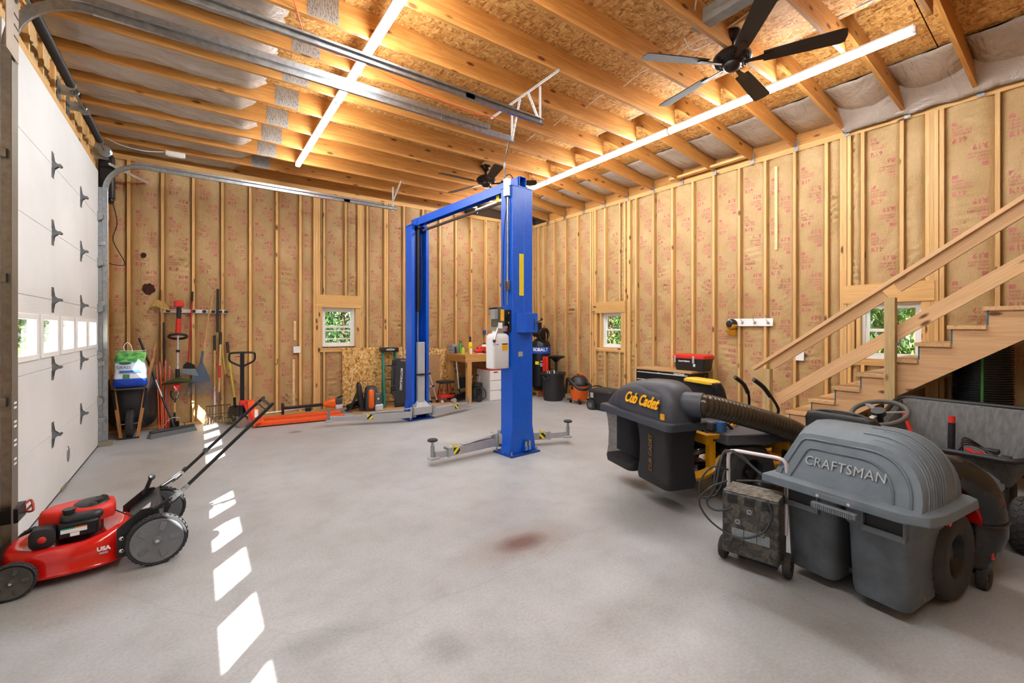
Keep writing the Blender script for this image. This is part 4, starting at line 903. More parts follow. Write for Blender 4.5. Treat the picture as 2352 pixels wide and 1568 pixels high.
# seat
MB().loft([[Vector((.30+x, y, z)) for x, y in rrect(.48*k, .50*k, .1, 5)] for z, k in ((.60, .92), (.64, 1.0), (.70, 1.0), (.73, .9))]).build('seat_cushion', black, zt, smooth=50)
MB().loft([[Vector((.05-.10*t_+x, y, .70+.36*t_)) for x, y in rrect(.13*k, .50*k, .05, 5)] for t_, k in ((0, .95), (.2, 1), (.8, .97), (.95, .9), (1.0, .7))]).build('seat_back', black, zt, smooth=50)
MB().loft([[Vector((-.05+x, y, 1.03+.04*t_)) for x, y in rrect(.16*k, .40*k, .06, 5)] for t_, k in ((0, 1), (.5, 1), (.85, .9), (1.0, .7))]).build('seat_headband', plain('seat yellow', '#e8b81c', .5), zt, smooth=50)
for s_ in (-1, 1):
    MB().tube(smoothpath([(.72, s_*.17, .66), (.76, s_*.18, .74), (.70, s_*.14, .88), (.60, s_*.12, .99)]), .014, 8).build('lap_bar', blackm, zt, smooth=60)
    MB().tube(smoothpath([(.70, s_*.14, .87), (.62, s_*.125, .97), (.50, s_*.12, 1.05)]), .022, 10).build('lap_bar_grip', black, zt, smooth=60)
# front right lift cover and chute cap
MB().loft([[Vector((.52+x, -.50+y, z)) for x, y in rrect(.24*k, .20*k, .02, 2)] for z, k in ((.40, 1), (.52, 1), (.58, .55))]).build('deck_lift_cover', yellow, zt, smooth=30)
MB().cyl((.72, -.62, .40), (.72, -.62, .46), .06, n=14).build('red_cap', redpl, zt, smooth=50)
MB().lathe([(.0, .1), (.09, .1), (.1, .08), (.1, 0), (0, 0)], (.45, -.60, .36), (0, 0, 1), 18).build('blower_pulley', blackm, zt, smooth=40)
# bagger lid: y sections, profile in x-z
def hump(y):
    u = (y+.26)/(.31 if y < -.26 else .80); return max(.02, (1-abs(u)**(3.2 if y < -.26 else 1.9)))**.62
LID = plain('bagger black', '#3a3e47', .4, 0, .12, .0008, 30)
rings = []; NL = 30
for i in range(NL+1):
    y = -.55+1.08*i/NL; h = .345*hump(y); r_ = []
    for k in range(13):
        a = PI*k/12; cx_, sz = math.cos(a), math.sin(a)
        x = -.69-.19*(abs(cx_)**.62)*(1 if cx_ > 0 else -1)*(.55+.45*min(1, h/.3)); r_.append(Vector((x, y, .77+h*(sz**.72))))
    rings.append(r_)
lid = MB().loft(rings, True).build('collector_lid', LID, zt, smooth=60)
MB().loft([[Vector((-.69+x, -.01+y, z)) for x, y in rrect(.42*k, 1.12*k, .05, 4)] for z, k in ((.715, 1.0), (.725, 1.01), (.775, 1.01), (.785, .98))]).build('lid_rim', LID, lid, smooth=40)
MB().prism([(-.07, 0), (0, .035), (.07, 0), (.05, -.012), (-.05, -.012)], 0, .02, 'xz')
lt = MB().add([(-.892, .12, .74), (-.892, .0, .74), (-.905, .02, .765), (-.905, .10, .765), (-.885, .06, .80)], [(0, 1, 2, 3), (3, 2, 4), (0, 3, 4), (1, 4, 2)]); lt.build('lid_latch', LID, lid)
# raised face panel and script lettering on the rear of the lid
def face(y, t_):                                            # point on rear face, t_ 0 at rim .. 1 top
    h = .345*hump(y); a = PI*t_/2*.9; x = -.69-.19*(abs(math.cos(a))**.62)*(.55+.45*min(1, h/.3)); return Vector((x-.004, y, .77+h*math.sin(a)**.72))
pv = []; pf = []
for j in range(9):
    for i in range(17):
        u = i/16; y = .30-.72*u; tt = .03+(.45+.18*math.sin(PI*min(1, u*1.2+.1)))*j/8; p = face(y, tt); p.x -= .012*math.sin(PI*u)**.3*math.sin(PI*j/8)**.3; pv.append(p)
for j in range(8):
    for i in range(16): a = j*17+i; pf.append((a, a+1, a+18, a+17))
MB().add(pv, pf).build('lid_panel', LID, lid, smooth=80)
yt = plain('logo yellow', '#f2b21c', .4); 
p1, p2 = face(.05, .30), face(-.42, .30); upv = face(-.2, .40)-face(-.2, .18)
c_ = (p1+p2)/2+Vector((-.028, 0, -.01))
text('Cub Cadet', .135, yt, lid, c_, (0, -1, 0), upv, bold=.0035, shear=.45, ext=.004, squeeze=.82)
MB().bar(c_+Vector((-.002, -.14, -.042)), c_+Vector((-.002, -.235, -.042)), .012, .008).build('logo_underline', yt, lid)
MB().box(-.882, -.872, -.49, -.44, .80, .85).build('caution_label', yellow, lid)
# bags
t = NT('bag mesh'); v = t.coord((1, 1, 1)); ck = t.n('TexChecker'); ck.inputs['Scale'].default_value = 130; t.l(v, ck.inputs[0]); t.set(Base_Color=hexc('#17171a'), Roughness=.7)
tr = t.n('BsdfTransparent'); mx = t.n('MixShader'); mr = t.n('MapRange', i_3=.2, i_4=.75); t.l(ck.outputs[1], mr.inputs[0]); t.l(mr.outputs[0], mx.inputs[0]); t.l(tr.outputs[0], mx.inputs[1]); t.l(t.b.outputs[0], mx.inputs[2])
t.l(mx.outputs[0], t.t.nodes['Material Output'].inputs[0]); meshm = t.m; cloth = plain('bag cloth', '#17171a', .6, 0, .2, .001)
for nm, y, lb in (('bag', .28, 0), ('bag', -.27, 1)):
    R_ = lambda k, z, sx=.34, sy=.48: [Vector((-.69+a*k, y+b*k, z)) for a, b in rrect(sx, sy, .06, 3)]
    b = MB().loft([R_(1.0, .715), R_(.92, .62), R_(.88, .5), R_(.90, .36), R_(.95, .27)], False).build('grass_bag', meshm if lb == 0 else cloth, zt, smooth=50)
    MB().loft([R_(.95, .27), R_(.97, .25), R_(.93, .20), R_(.7, .19)]).build('bag_base', cloth, b, smooth=50)
    if lb == 0: MB().loft([[Vector((-.69+a, y+b_, z)) for a, b_ in ((-.03, -.21), (.15, -.21), (.15, .21), (-.03, .21))] for z in (.3, .71)], False).build('bag_side', cloth, b)
text('CUB CADET', .06, plain('bag print', '#7c5418', .7), zt, (-.856, -.27, .47), (0, 0, 1), (0, 1, 0), bold=.001, ext=.0005)
# hose
hp_ = smoothpath([(-.64, -.48, .93), (-.60, -.60, .935), (-.44, -.63, .90), (-.18, -.66, .83), (.12, -.68, .74), (.36, -.69, .65), (.50, -.69, .54), (.55, -.68, .40), (.56, -.66, .28)], 24)
L = [0]
for a, b in zip(hp_, hp_[1:]): L.append(L[-1]+(b-a).length)
pts, rs = [], []; N = int(L[-1]/.009); j = 0
for i in range(N+1):
    s_ = L[-1]*i/N
    while j < len(L)-2 and L[j+1] < s_: j += 1
    f_ = (s_-L[j])/max(1e-6, L[j+1]-L[j]); pts.append(hp_[j].lerp(hp_[j+1], f_)); rs.append((.097, .092, .087)[(0, 1, 2, 1)[i % 4]])
hosem = plain('smoky hose', '#3b3226', .22, 0, .15)
MB().tube(pts, rs, 22).build('ribbed_hose', hosem, zt, smooth=80)
MB().tube(smoothpath([(-.65, -.46, .925), (-.64, -.54, .93), (-.59, -.62, .932)], 4), .104, 22).build('hose_collar', LID, zt, smooth=50)

# ================================================================ grey bagger riding mower
cm = thing('lawn_tractor', 'riding mower with dusty grey twin bin bagger facing the viewer', 'riding mower', (3.28, .93, 0), -7)
BG = plain('bagger grey', '#66727c', .55, 0, .15, .001, 9); BGd = plain('bin grey', '#586068', .6, 0, .3, .001, 7)
def arch(k=1.0, dz=0):
    o = [(.375, 0), (.372, .03), (.275, .26), (.25, .282), (.20, .288)]
    o += [(.20-.062*i, .288+.0008*i) for i in range(1, 6)]
    o += [(-.11-.265*math.sin(a*PI/20)**.85, .292*math.cos(a*PI/20)**.85) for a in range(1, 10)]+[(-.375, 0)]
    return [(y*k, max(0, z*k)+dz) for y, z in o]
Z0 = .63
def lidring(x0, sl, k=1.0, rise=0): return [Vector((x0+sl*z, y, Z0+z+(rise if z > .05 else 0))) for y, z in arch(k)]
rings = [lidring(-.262, .34, .985), lidring(-.245, .34, 1.0, .004), lidring(-.15, .22, 1.01, .035), lidring(0.0, .05, 1.02, .055), lidring(.15, -.05, 1.01, .05), lidring(.25, -.2, .98, .02)]
cl_ = MB().loft(rings).build('bagger_lid', BG, cm, smooth=45)
def ribline(k, off, r=.007, part=None):
    pts = [Vector((-.262+.34*z-.003, y+off, Z0+z+.0)) for y, z in arch(k) if True]; return MB().tube(pts, r, 6)
for k, off in ((.88, .004), (.70, .012)): ribline(k, off).build('face_rib', BG, cl_, smooth=60)
for i in range(4):
    rr_ = rings[2+i]; MB().tube([p+Vector((.0, 0, .001)) for p in rr_[8:]], .006, 6).build('top_rib', BG, cl_, smooth=60)
for i in range(7):
    f_ = i/7; MB().tube([rings[1][k].lerp(rings[3][k], .15+.8*f_)+Vector((0, -.002, .003)) for k in range(9, 20)], .0045, 5).build('top_rib', BG, cl_, smooth=60)
MB().loft([[Vector((.0+a*k, b*k, z)) for a, b in [(-.315, .42), (-.315, -.30), (-.26, -.40), (-.12, -.425), (.3, -.425), (.3, .42)]] for z, k in ((Z0-.055, 1.0), (Z0-.05, 1.01), (Z0-.004, 1.0), (Z0+.012, .93))]).build('lid_rim', BG, cl_, bevel=.006)
upv = Vector((.34, 0, 1)).normalized()
text('CRAFTSMAN', .078, plain('embossed grey', '#a0a8ac', .6, 0, .15), cl_, Vector((-.262+.34*.128-.008, -.005, Z0+.128)), (0, -1, 0), upv, bold=0, ext=.003, space=1.08, squeeze=.88)
MB().box(-.318, -.300, -.10, .12, Z0-.055, Z0-.02).build('latch_plate', BG, cl_, bevel=.003)
for y in (.085, -.075): MB().cyl((-.315, y, Z0-.037), (-.325, y, Z0-.037), .009, n=10).build('screw', chrome, cl_, smooth=50)
gh = MB().box(-.36, -.325, -.125, .105, Z0-.105, Z0-.07).build('latch_handle', plain('handle grey', '#5c6266', .5), cl_, bevel=.006)
rb_ = MB()
for i in range(18): rb_.box(-.364, -.36, .075-.0105*i, .081-.0105*i, Z0-.103, Z0-.072)
rb_.build('grip_ribs', BG, gh)
for y in (.19, -.165):
    R_ = lambda sx, sy, z, x=.0: [Vector((x+a, y*.98+b, z)) for a, b in rrect(sx, sy*.94, .05, 3)]
    b = MB().loft([R_(.46, .345, Z0-.055), R_(.455, .34, Z0-.17), R_(.43, .315, Z0-.185), R_(.40, .29, .10), R_(.385, .275, .06)]).build('grass_bin', BGd, cm, smooth=45)
    q = .03 if y > 0 else -.03
    MB().box(-.238, -.222, y+q-.095, y+q+.075, Z0-.155, Z0-.055).build('handle_recess', plain('recess', '#26282b', .7), b)
    MB().add([(-.262, y+q-.10, Z0-.175), (-.262, y+q+.08, Z0-.175), (-.262, y+q+.08, Z0-.14), (-.262, y+q-.10, Z0-.14), (-.22, y+q-.10, Z0-.19), (-.22, y+q+.08, Z0-.19), (-.22, y+q+.08, Z0-.15), (-.22, y+q-.10, Z0-.15)],
             [(0, 1, 2, 3), (4, 5, 6, 7), (0, 1, 5, 4), (2, 3, 7, 6), (0, 3, 7, 4), (1, 2, 6, 5)]).build('bin_handle', BGd, b, bevel=.004)
    for sy in (-1, 1): MB().box(-.262, -.222, y+q-.01+sy*.092-.004, y+q-.01+sy*.092+.004, Z0-.175, Z0-.06).build('handle_cheek', BGd, b)
MB().bar((-.02, .3, .10), (-.02, -.3, .10), .04, .03).build('bin_frame', steel, cm)
for s_ in (-1, 1):
    tire(cm, (.33, s_*.24, .26), .26, .21, .12, blackm, treads=30, rows=4, tilt=.6)
    tire(cm, (1.52, s_*.36, .19), .19, .15, .09, plain('white rim', '#b8b8b4', .5), treads=24, rows=3, name='front_wheel')
    MB().loft([[Vector((.33+.34*math.cos(a), s_*.24+y, .26+.32*math.sin(a))) for y in (-.12, .12)]+[Vector((.33+.31*math.cos(a), s_*.24+y, .26+.29*math.sin(a))) for y in (.12, -.12)] for a in [PI*(.12+.6*i/10) for i in range(11)]]).build('rear_fender', red, cm, smooth=40)
MB().box(.1, 1.7, -.2, .2, .3, .42).build('chassis', blackm, cm, bevel=.01)
MB().loft([[Vector((x, y, z)) for y, z in ((-.25*k, .40), (-.25*k, .60*h), (-.14*k, .70*h), (.14*k, .70*h), (.25*k, .60*h), (.25*k, .40))] for x, k, h in ((1.0, 1, .70), (1.2, 1, .68), (1.55, .95, .67), (1.7, .8, .67))]).build('hood', BGd, cm, smooth=40)
MB().loft([[Vector((.52+x, y+.22, z)) for x, y in rrect(.42*k, .46*k, .1, 5)] for z, k in ((.62, .95), (.68, 1.0), (.74, .95))]).build('seat_cushion', black, cm, smooth=50)
MB().loft([[Vector((.34-.06*t_+x, y+.24, .72+.27*t_)) for x, y in rrect(.11*k, .47*k, .05, 5)] for t_, k in ((0, .95), (.25, 1), (.8, .96), (.95, .88), (1.0, .7))]).build('seat_back', black, cm, smooth=50)
MB().tube(smoothpath([(.27, .02, .93), (.27, .12, .998), (.27, .36, .998), (.27, .46, .93)], 5), .008, 8).build('seat_piping', plain('piping', '#3e4246', .5), cm, smooth=60)
sw = axm((.86, .25, .94), (-.42, 0, .9)); st_ = MB().torus((.86, .25, .94), .165, .017, (-.42, 0, .9), 36, 8).build('steering_wheel', plain('wheel rubber', '#55524c', .6), cm, smooth=60)
MB().tube([(.86, .25, .94), (.98, .25, .6)], .022, 10).build('steering_column', black, cm, smooth=60)
for a in (.4, 2.4, 4.5):
    MB().bar(sw @ Vector((0, 0, 0)), sw @ Vector((0, .16*math.cos(a), .16*math.sin(a))), .035, .008).build('wheel_spoke', plain('spoke', '#a8a8a4', .4, .5), st_)
MB().cyl((.86, .25, .93), (.845, .25, .96), .045, n=18).build('wheel_hub', black, st_, smooth=50)
# black discharge chute beside the right rear wheel
ch = plain('chute black', '#1b1d20', .25, 0, .15)
MB().tube(smoothpath([(.30, -.19, .66), (.50, -.24, .69), (.68, -.29, .57), (.74, -.31, .38), (.68, -.31, .20), (.60, -.31, .11)], 6), [.095]*4+[.1+.005*i for i in range(6)]+[.13]*11+[.12-.008*i for i in range(10)], 24).build('discharge_chute', ch, cm, smooth=70)
MB().torus((.735, -.31, .40), .132, .008, (-.12, 0, 1), 28, 6).build('chute_seam', ch, cm, smooth=60)
tire(cm, (.64, -.36, .07), .07, .05, .03, black, treads=14, rows=1, name='deck_caster')
MB().bar((.64, -.36, .07), (.64, -.31, .22), .03, .02).build('caster_bracket', blackm, cm); MB().box(.64, .70, -.40, -.36, .19, .23).build('red_tab', redpl, cm)
MB().loft([[Vector((1.0+x, y, z)) for x, y in rrect(.6*k, .62*k, .2, 5)] for z, k in ((.08, 1), (.2, 1), (.24, .9))]).build('mower_deck', blackm, cm, smooth=40)
MB().cyl((.95, -.46, .46), (.95, -.60, .46), .012, n=8).torus((.95, -.56, .46), .03, .006, (0, 1, 0), 12, 5).build('deck_knob', redpl, cm, smooth=50)

# ================================================================ wheeled battery charger
bc = thing('battery_charger', 'dirty dark grey battery charger on two wheels with silver handle', 'battery charger', (2.98, 1.42, 0), 12)
t = NT('grimy metal'); v = t.coord(); n_ = t.noise(v, 14, 5, .7, dist=1.5); t.set(Base_Color=t.ramp(n_, [(.35, hexc('#26282a')), (.5, hexc('#3f3f3c')), (.62, hexc('#5f5d54')), (.72, hexc('#2b2d2f'))]), Roughness=.5, Metallic=.2); grimy = t.m
t = NT('grimy top'); v = t.coord(); t.set(Base_Color=t.ramp(t.noise(v, 30, 5, .7), [(.35, hexc('#4a4742')), (.65, hexc('#8d887c'))]), Roughness=.7); grimyt = t.m
bd = MB().box(-.11, .11, -.165, .165, .10, .50).build('case', grimy, bc, bevel=.012)
MB().box(-.105, .105, -.16, .16, .50, .507).build('case_top', grimyt, bd, bevel=.004)
for yy_ in (-.1, .0, .1):
    for i in range(5): MB().box(-.113, -.109, yy_-.03, yy_+.03, .435+.011*i, .441+.011*i).build('vent_slot', inkb, bd)
for y, z in ((.0, .40), (.07, .32), (-.07, .28)): 
    sy = MB().box(-.1125, -.1105, y-.02, y+.02, z-.02, z+.02).build('knob_label', plain('dim grey', '#55565a', .6), bd)
    MB().torus((-.1125, y, z), .012, .002, (1, 0, 0), 14, 5).build('knob_ring', silver, sy)
for i in range(3): MB().box(-.1125, -.1105, .105-i*.075-.07, .105-i*.075, .21, .275).build('info_label', plain('blue grey label', '#7c868c', .5, 0, .25, scale=90), bd)
MB().tube([(.06, .17, .25), (.06, .175, .66), (.06, .172, .705), (.06, .155, .728), (.06, .12, .735), (.06, -.12, .735), (.06, -.155, .728), (.06, -.172, .705), (.06, -.175, .66), (.06, -.17, .25)], .0125, 10).build('handle', plain('silver tube', '#d4ced2', .3, .45, .03), bc, smooth=60)
for s_ in (-1, 1):
    tire(bc, (.02, s_*.19, .075), .075, .045, .035, black, treads=40, rows=1, tilt=0); 
MB().cyl((.02, -.2, .075), (.02, .2, .075), .008, n=8).build('axle', steel, bc)
MB().box(.085, .105, -.12, .12, .0, .10).build('rear_foot', grimy, bc)
cabm = plain('rubber cable', '#2c3032', .5)
for k, (p0, mid) in enumerate([((.02, -.14, .56), [(.05, -.04, .60), (.06, .10, .70), (.04, .185, .73), (-.03, .20, .66), (-.09, .215, .50), (-.12, .26, .40), (-.12, .20, .36), (-.115, .1, .40)]),
    ((.05, -.15, .56), [(.06, .0, .63), (.055, .12, .73), (.02, .2, .70), (-.04, .23, .58), (-.08, .22, .47), (-.05, .19, .50), (.02, .185, .60)]),
    ((-.05, .15, .55), [(-.12, .24, .50), (-.15, .30, .40), (-.14, .22, .28), (-.13, .06, .225), (-.13, -.08, .30), (-.125, -.13, .42), (-.11, -.1, .5)]),
    ((-.02, .1, .555), [(.0, -.02, .575), (.02, -.1, .57), (.06, -.19, .56)]), ((.04, .17, .6), [(-.04, .25, .62), (-.1, .31, .52), (-.1, .3, .42), (-.06, .22, .44), (-.02, .18, .52)])]):
    MB().tube(smoothpath([p0]+mid, 6), .0065, 7).build('cable', cabm, bc, smooth=60)
# ================================================================ staircase
SX = 6.10; RISE, GO = .178, .245
def yr(k): return 3.21-GO*k
stw = thing('staircase', 'unfinished wooden staircase with two rails rising along the right wall', 'staircase', (0, 0, 0))
KN = 17
def sawtooth():
    p = [(yr(1), 0.0)]
    for k in range(1, KN+1): p += [(yr(k), RISE*k-.038), (yr(k+1), RISE*k-.038)]
    ye = yr(KN+1); p += [(ye, RISE*KN-.038-.30), (2.62, 0.0)]
    return p
stm = wood('stringer fir', '#dfb688', '#d8ab7a', 1)
for x in (SX, 6.98): MB().prism(sawtooth(), x, x+.038, 'yz').build('stringer', stm, stw)
tealp = plain('teal riser', '#2c6a78', .6); tread_m = wood('tread pine', '#e2bd8e', '#d5a873', 0, 1)
for k in range(1, KN+1):
    plank('tread', (SX-.03, (yr(k)+yr(k+1))/2+.012, RISE*k-.019), (7.03, (yr(k)+yr(k+1))/2+.012, RISE*k-.019), GO+.024, .038, tread_m, stw)
    MB().box(SX-.002, 7.02, yr(k)-.012, yr(k)+.0, RISE*(k-1), RISE*k-.038).build('riser', tealp, stw)
SLR = .728
def post(y, z1): 
    o = MB().box(-.045, .045, -.045, .045, 0, z1).build('post', post_z, stw, bevel=.003); o.location = (SX-.05, y, 0)
post(1.46, 1.90); post(2.71, 1.04)
plank('handrail_cap', (SX-.05, 2.86, 1.05), (SX-.05, -1.05, 1.05+SLR*3.91), .10, .038, fir_x, stw, (1, 0, 0)) if 0 else None
hp0, hp1 = Vector((SX-.05, 2.88, 1.03)), Vector((SX-.05, -1.1, 1.03+SLR*3.98))
plank('handrail_cap', hp0, hp1, .12, .038, fir_x, stw)
for a, b in ((2.66, 1.51), (1.41, -1.1)): plank('handrail_board', (SX-.04, a, 1.03+SLR*(2.88-a)-.09), (SX-.04, b, 1.03+SLR*(2.88-b)-.09), .038, .12, fir_x, stw)
plank('lower_rail', (SX+.02, 2.66, .62), (SX+.02, -1.1, .62+SLR*3.76), .038, .135, fir_x, stw)
# ================================================================ things by the right wall
hk = thing('hook_rail', 'white board with four steel coat hooks on the right wall studs', 'hook rail', (XR-.018, 3.43, 1.665))
MB().box(0, .018, -.345, .345, -.065, .055).build('board', plain('rail white', '#f6f5f2', .4, 0, .02), hk, bevel=.006)
for i in range(4):
    y = .29-.19*i; o = MB().tube(smoothpath([(-.01, y, -.005), (-.05, y+.0, .02), (-.045, y+.012, .06), (-.05, y+.02, .105)]), .005, 8).tube(smoothpath([(-.01, y, -.005), (-.035, y, -.03), (-.05, y, -.02), (-.05, y, .0)]), .005, 8)
    o.build('hook', chrome, hk, smooth=60); MB().ball((-.008, y, -.005), (.008, .016, .024)).build('hook_base', chrome, hk, smooth=60)
cp = thing('baseball_cap', 'yellow and black baseball cap hanging from the hook rail', 'cap', (XR-.075, 3.70, 1.60))
capb = plain('cap black', '#1d1d1f', .8); capy = plain('cap yellow', '#cf9212', .8)
MB().loft([[Vector((.05-.085*math.sin(PI*t_/2)*math.cos(a), .085*math.sin(PI*t_/2+.0)*math.sin(a)*1.0, .09-.12*(1-math.cos(PI*t_/2)))) if 0 else Vector((.045-.09*math.cos(PI*t_/2), .09*math.sin(PI*t_/2)*math.cos(a), .03+.09*math.sin(PI*t_/2)*math.sin(a))) for a in [2*PI*i/20 for i in range(20)]] for t_ in (.02, .25, .5, .75, 1)], True).build('crown', capb, cp, smooth=60)
MB().loft([[Vector((.04-.092*math.cos(PI*t_/2), .092*math.sin(PI*t_/2)*math.cos(a), .03+.092*math.sin(PI*t_/2)*math.sin(a))) for a in [PI+PI*i/12 for i in range(13)]] for t_ in (.35, .55, .75, 1)], False).build('front_panel', capy, cp, smooth=60)
MB().loft([[Vector((-.02+.05*t_-.03*math.sin(PI*i/12), -.015*t_+.085*math.cos(PI+PI*i/12)*(1-.25*t_), -.05-.085*t_-.02*math.sin(PI*i/12))) for i in range(13)]+[Vector((-.012+.05*t_-.03*math.sin(PI*i/12), -.015*t_+.085*math.cos(PI+PI*i/12)*(1-.25*t_), -.05-.085*t_-.02*math.sin(PI*i/12))) for i in range(12, -1, -1)] for t_ in (0, .5, 1)]).build('brim', capy, cp, smooth=60)
MB().tube(smoothpath([(-.05, .02, .08), (-.055, .0, .10), (-.05, -.03, .09), (-.052, -.05, .07)]), .003, 5).build('logo_stitch', inkw, cp)
def outlet(label, loc, ax, w=.12, h=.12, d=.05, cable=None, blue_=False):
    o = thing('outlet_box', label, 'outlet', loc, group='wall boxes')
    if ax == 'y': a = MB().box(-w/2, w/2, -.012, 0, -h/2, h/2); b = MB().box(-w/2+.008, w/2-.008, 0, d, -h/2+.008, h/2-.008)
    else: a = MB().box(-.012, 0, -w/2, w/2, -h/2, h/2); b = MB().box(0, d, -w/2+.008, w/2-.008, -h/2+.008, h/2-.008)
    a.build('cover_plate', white if not blue_ else plain('blue box', '#2a5c9a', .5), o, bevel=.004); b.build('box', plain('box blue', '#2b3c86', .5), o)
    return o
outlet('white outlet cover on a back wall stud left of the window', (1.50, YB-.01, 1.175), 'y')
outlet('white outlet cover on the right wall half hidden by the handrail', (XR-.01, 2.72, 1.17), 'x', .11, .13)
outlet('open blue electrical box on the back wall above the workbench', (5.56, YB-.01, 1.47), 'y', .06, .1, blue_=True)
# drainage pipe standing under the stairs
dp = thing('corrugated_pipe', 'wide black corrugated drain pipe with a green stripe standing under the stairs', 'pipe', (6.62, .86, 0))
prof = []
for i in range(61): z = i*.0245; prof += [(.225, z), (.225, z+.008), (.20, z+.012), (.20, z+.0205)]
MB().lathe(prof, n=40).build('pipe_wall', plain('pipe black', '#141517', .4), dp, smooth=35)
MB().tube([(-.222, -.03, .02), (-.222, -.03, 1.49)], .012, 6).build('green_stripe', plain('stripe green', '#3f8a3a', .6), dp)
# dump cart
dc = thing('dump_cart', 'grey plastic dump cart holding red tools below the stairs', 'cart', (5.5, .90, 0), -4)
t = NT('scuffed poly'); v = t.coord(); t.set(Base_Color=t.ramp(t.noise(t.coord((9, 9, 1.5)), 4, 5, .7), [(.35, hexc('#48494a')), (.65, hexc('#626363'))]), Roughness=.55); scuff = t.m
def cring(x0, x1, w, zn, zf, r=.12):
    pts = rrect(x1-x0, w, r, 4, (x0+x1)/2, 0); return [Vector((x, y, zn+(zf-zn)*(x-x0)/(x1-x0))) for x, y in pts]
rings = [cring(-.38, .44, .98, .55, .86), cring(-.34, .41, .90, .53, .83), cring(-.24, .32, .74, .34, .38), cring(-.22, .3, .70, .33, .37)]
tub_o = [cring(-.40, .46, 1.02, .545, .855), cring(-.36, .43, .94, .51, .81), cring(-.27, .34, .78, .30, .34)]
tb = MB().loft(tub_o[::-1]+rings).build('tub', scuff, dc, smooth=40)
MB().tube([p for p in cring(-.40, .455, 1.02, .55, .86)], .024, 8, True).build('tub_rim', plain('rim black', '#202123', .4), tb, smooth=60)
for i in range(5): MB().box(.0+.0-.14+.09*i-.012, -.14+.09*i+.012, -.462, -.445, .50+.03*i, .52+.03*i).build('bolt', black if i != 2 else chrome, tb)
for s_ in (-1, 1): tire(dc, (.0, s_*.30, .19), .19, .13, .09, blackm, treads=24, rows=3)
MB().cyl((0, -.32, .19), (0, .32, .19), .014, n=8).build('axle', steel, dc); MB().bar((-.1, 0, .27), (.75, 0, .22), .06, .06).build('drawbar', blackm, dc)
for s_ in (-.2, .2): MB().bar((-.2, s_, .29), (.25, s_, .29), .04, .05).build('frame', blackm, dc)
MB().box(-.05, .05, -.2, .2, .18, .3).build('axle_support', blackm, dc)
bt = thing('bolt_cutter', 'red and black long handled tool leaning in the dump cart', 'tool', (5.50, 1.10, .42))
MB().cyl((.1, .05, -.02), (.16, .17, .34), .018, n=10).build('handle', redpl, bt, smooth=60); MB().cyl((.155, .16, .32), (.175, .20, .44), .021, n=10).build('grip', black, bt, smooth=60)
fl_ = thing('red_flashlight', 'short red and black tube standing in the dump cart', 'tool', (5.66, .93, .40))
MB().cyl((0, 0, 0), (.02, .0, .30), .026, n=12).build('body', black, fl_, smooth=60); MB().cyl((.02, 0, .30), (.024, 0, .36), .024, n=12).build('cap', redpl, fl_, smooth=60)
jk = thing('scissor_jack', 'pile of red metal jack parts with black cables in the dump cart', 'jack', (5.36, .70, .36))
for a, b in (((-.12, .12, .12), (.10, -.05, .10)), ((-.1, -.12, .08), (.12, .10, .16)), ((-.14, .14, .16), (-.02, -.02, .05)), ((.0, .16, .14), (.12, -.14, .07)), ((-.12, -.15, .05), (.05, .02, .16))):
    MB().bar(a, b, .03, .022).build('jack_arm', redpl, jk, bevel=.004)
MB().box(-.13, .1, -.17, .0, .0, .04).build('jack_base', redpl, jk, bevel=.006); MB().bar((-.12, -.17, .07), (.08, -.02, .12), .06, .035).build('chrome_bar', chrome, jk, bevel=.01)
for k in range(4): MB().tube(smoothpath([(-.1+.03*k, .16-.02*k, .1), (-.05, .10, .22+.02*k), (.02+.02*k, .0, .20), (-.08, -.12-.01*k, .13), (-.12, -.16, .04)]), .006, 6).build('cable', black, jk, smooth=60)
MB().box(.0, .08, -.1, -.02, .17, .205).build('clamp', black, jk, bevel=.008); MB().box(-.03, .05, -.17, -.11, .14, .17).build('clamp', black, jk, bevel=.008)
# ================================================================ tool chest and box
tc = thing('tool_chest', 'black rolling tool chest with a wooden top against the right wall', 'tool chest', (6.76, 4.63, 0))
bk = plain('chest black', '#18181a', .3, .2, .1)
MB().box(-.255, .24, -.55, .55, .12, .83).build('body', bk, tc, bevel=.006); MB().box(-.275, .25, -.565, .565, .83, .862).build('wood_top', wood('chest top', '#cfa673', '#bd9060', 1, 0), tc, bevel=.003)
for i, (z0, z1) in enumerate(((.69, .81), (.58, .68), (.46, .57), (.30, .45), (.14, .29))):
    d_ = MB().box(-.268, -.255, -.535, .535, z0, z1).build('drawer', bk, tc, bevel=.003); MB().cyl((-.285, -.50, z1-.022), (-.285, .50, z1-.022), .011, n=10).build('drawer_pull', plain('pull alu', '#c4c3bd', .3, .7), d_, smooth=50)
    if i == 0: text('CRAFTSMAN', .035, inkw, d_, (-.27, -.33, z1-.0), (0, -1, 0), (0, 0, 1), ext=.0006, bold=.0006); MB().cyl((-.268, .06, z1-.006), (-.272, .06, z1-.006), .01, n=12).build('lock', chrome, d_)
    if i == 1: text('PRO', .03, inkw, d_, (-.27, .42, (z0+z1)/2), (0, -1, 0), (0, 0, 1), ext=.0006, shear=.4)
for x in (-.2, .19):
    for y in (-.48, .48): MB().cyl((x, y-.02, .055), (x, y+.02, .055), .055, n=16).build('caster', rubber, tc, smooth=50); MB().box(x-.03, x+.03, y-.03, y+.03, .09, .12).build('caster_plate', steel, tc)
MB().tube(smoothpath([(.1, -.56, .77), (.02, -.62, .80), (-.02, -.64, .72), (-.03, -.60, .60)]), .008, 6).build('power_cord', black, tc, smooth=60)
tbx = thing('tool_box', 'black plastic tool box with a red lid on the tool chest', 'tool box', (6.78, 4.22, .862))
R_ = lambda w, d, z: [Vector((a, b, z)) for a, b in rrect(d, w, .03, 3)]
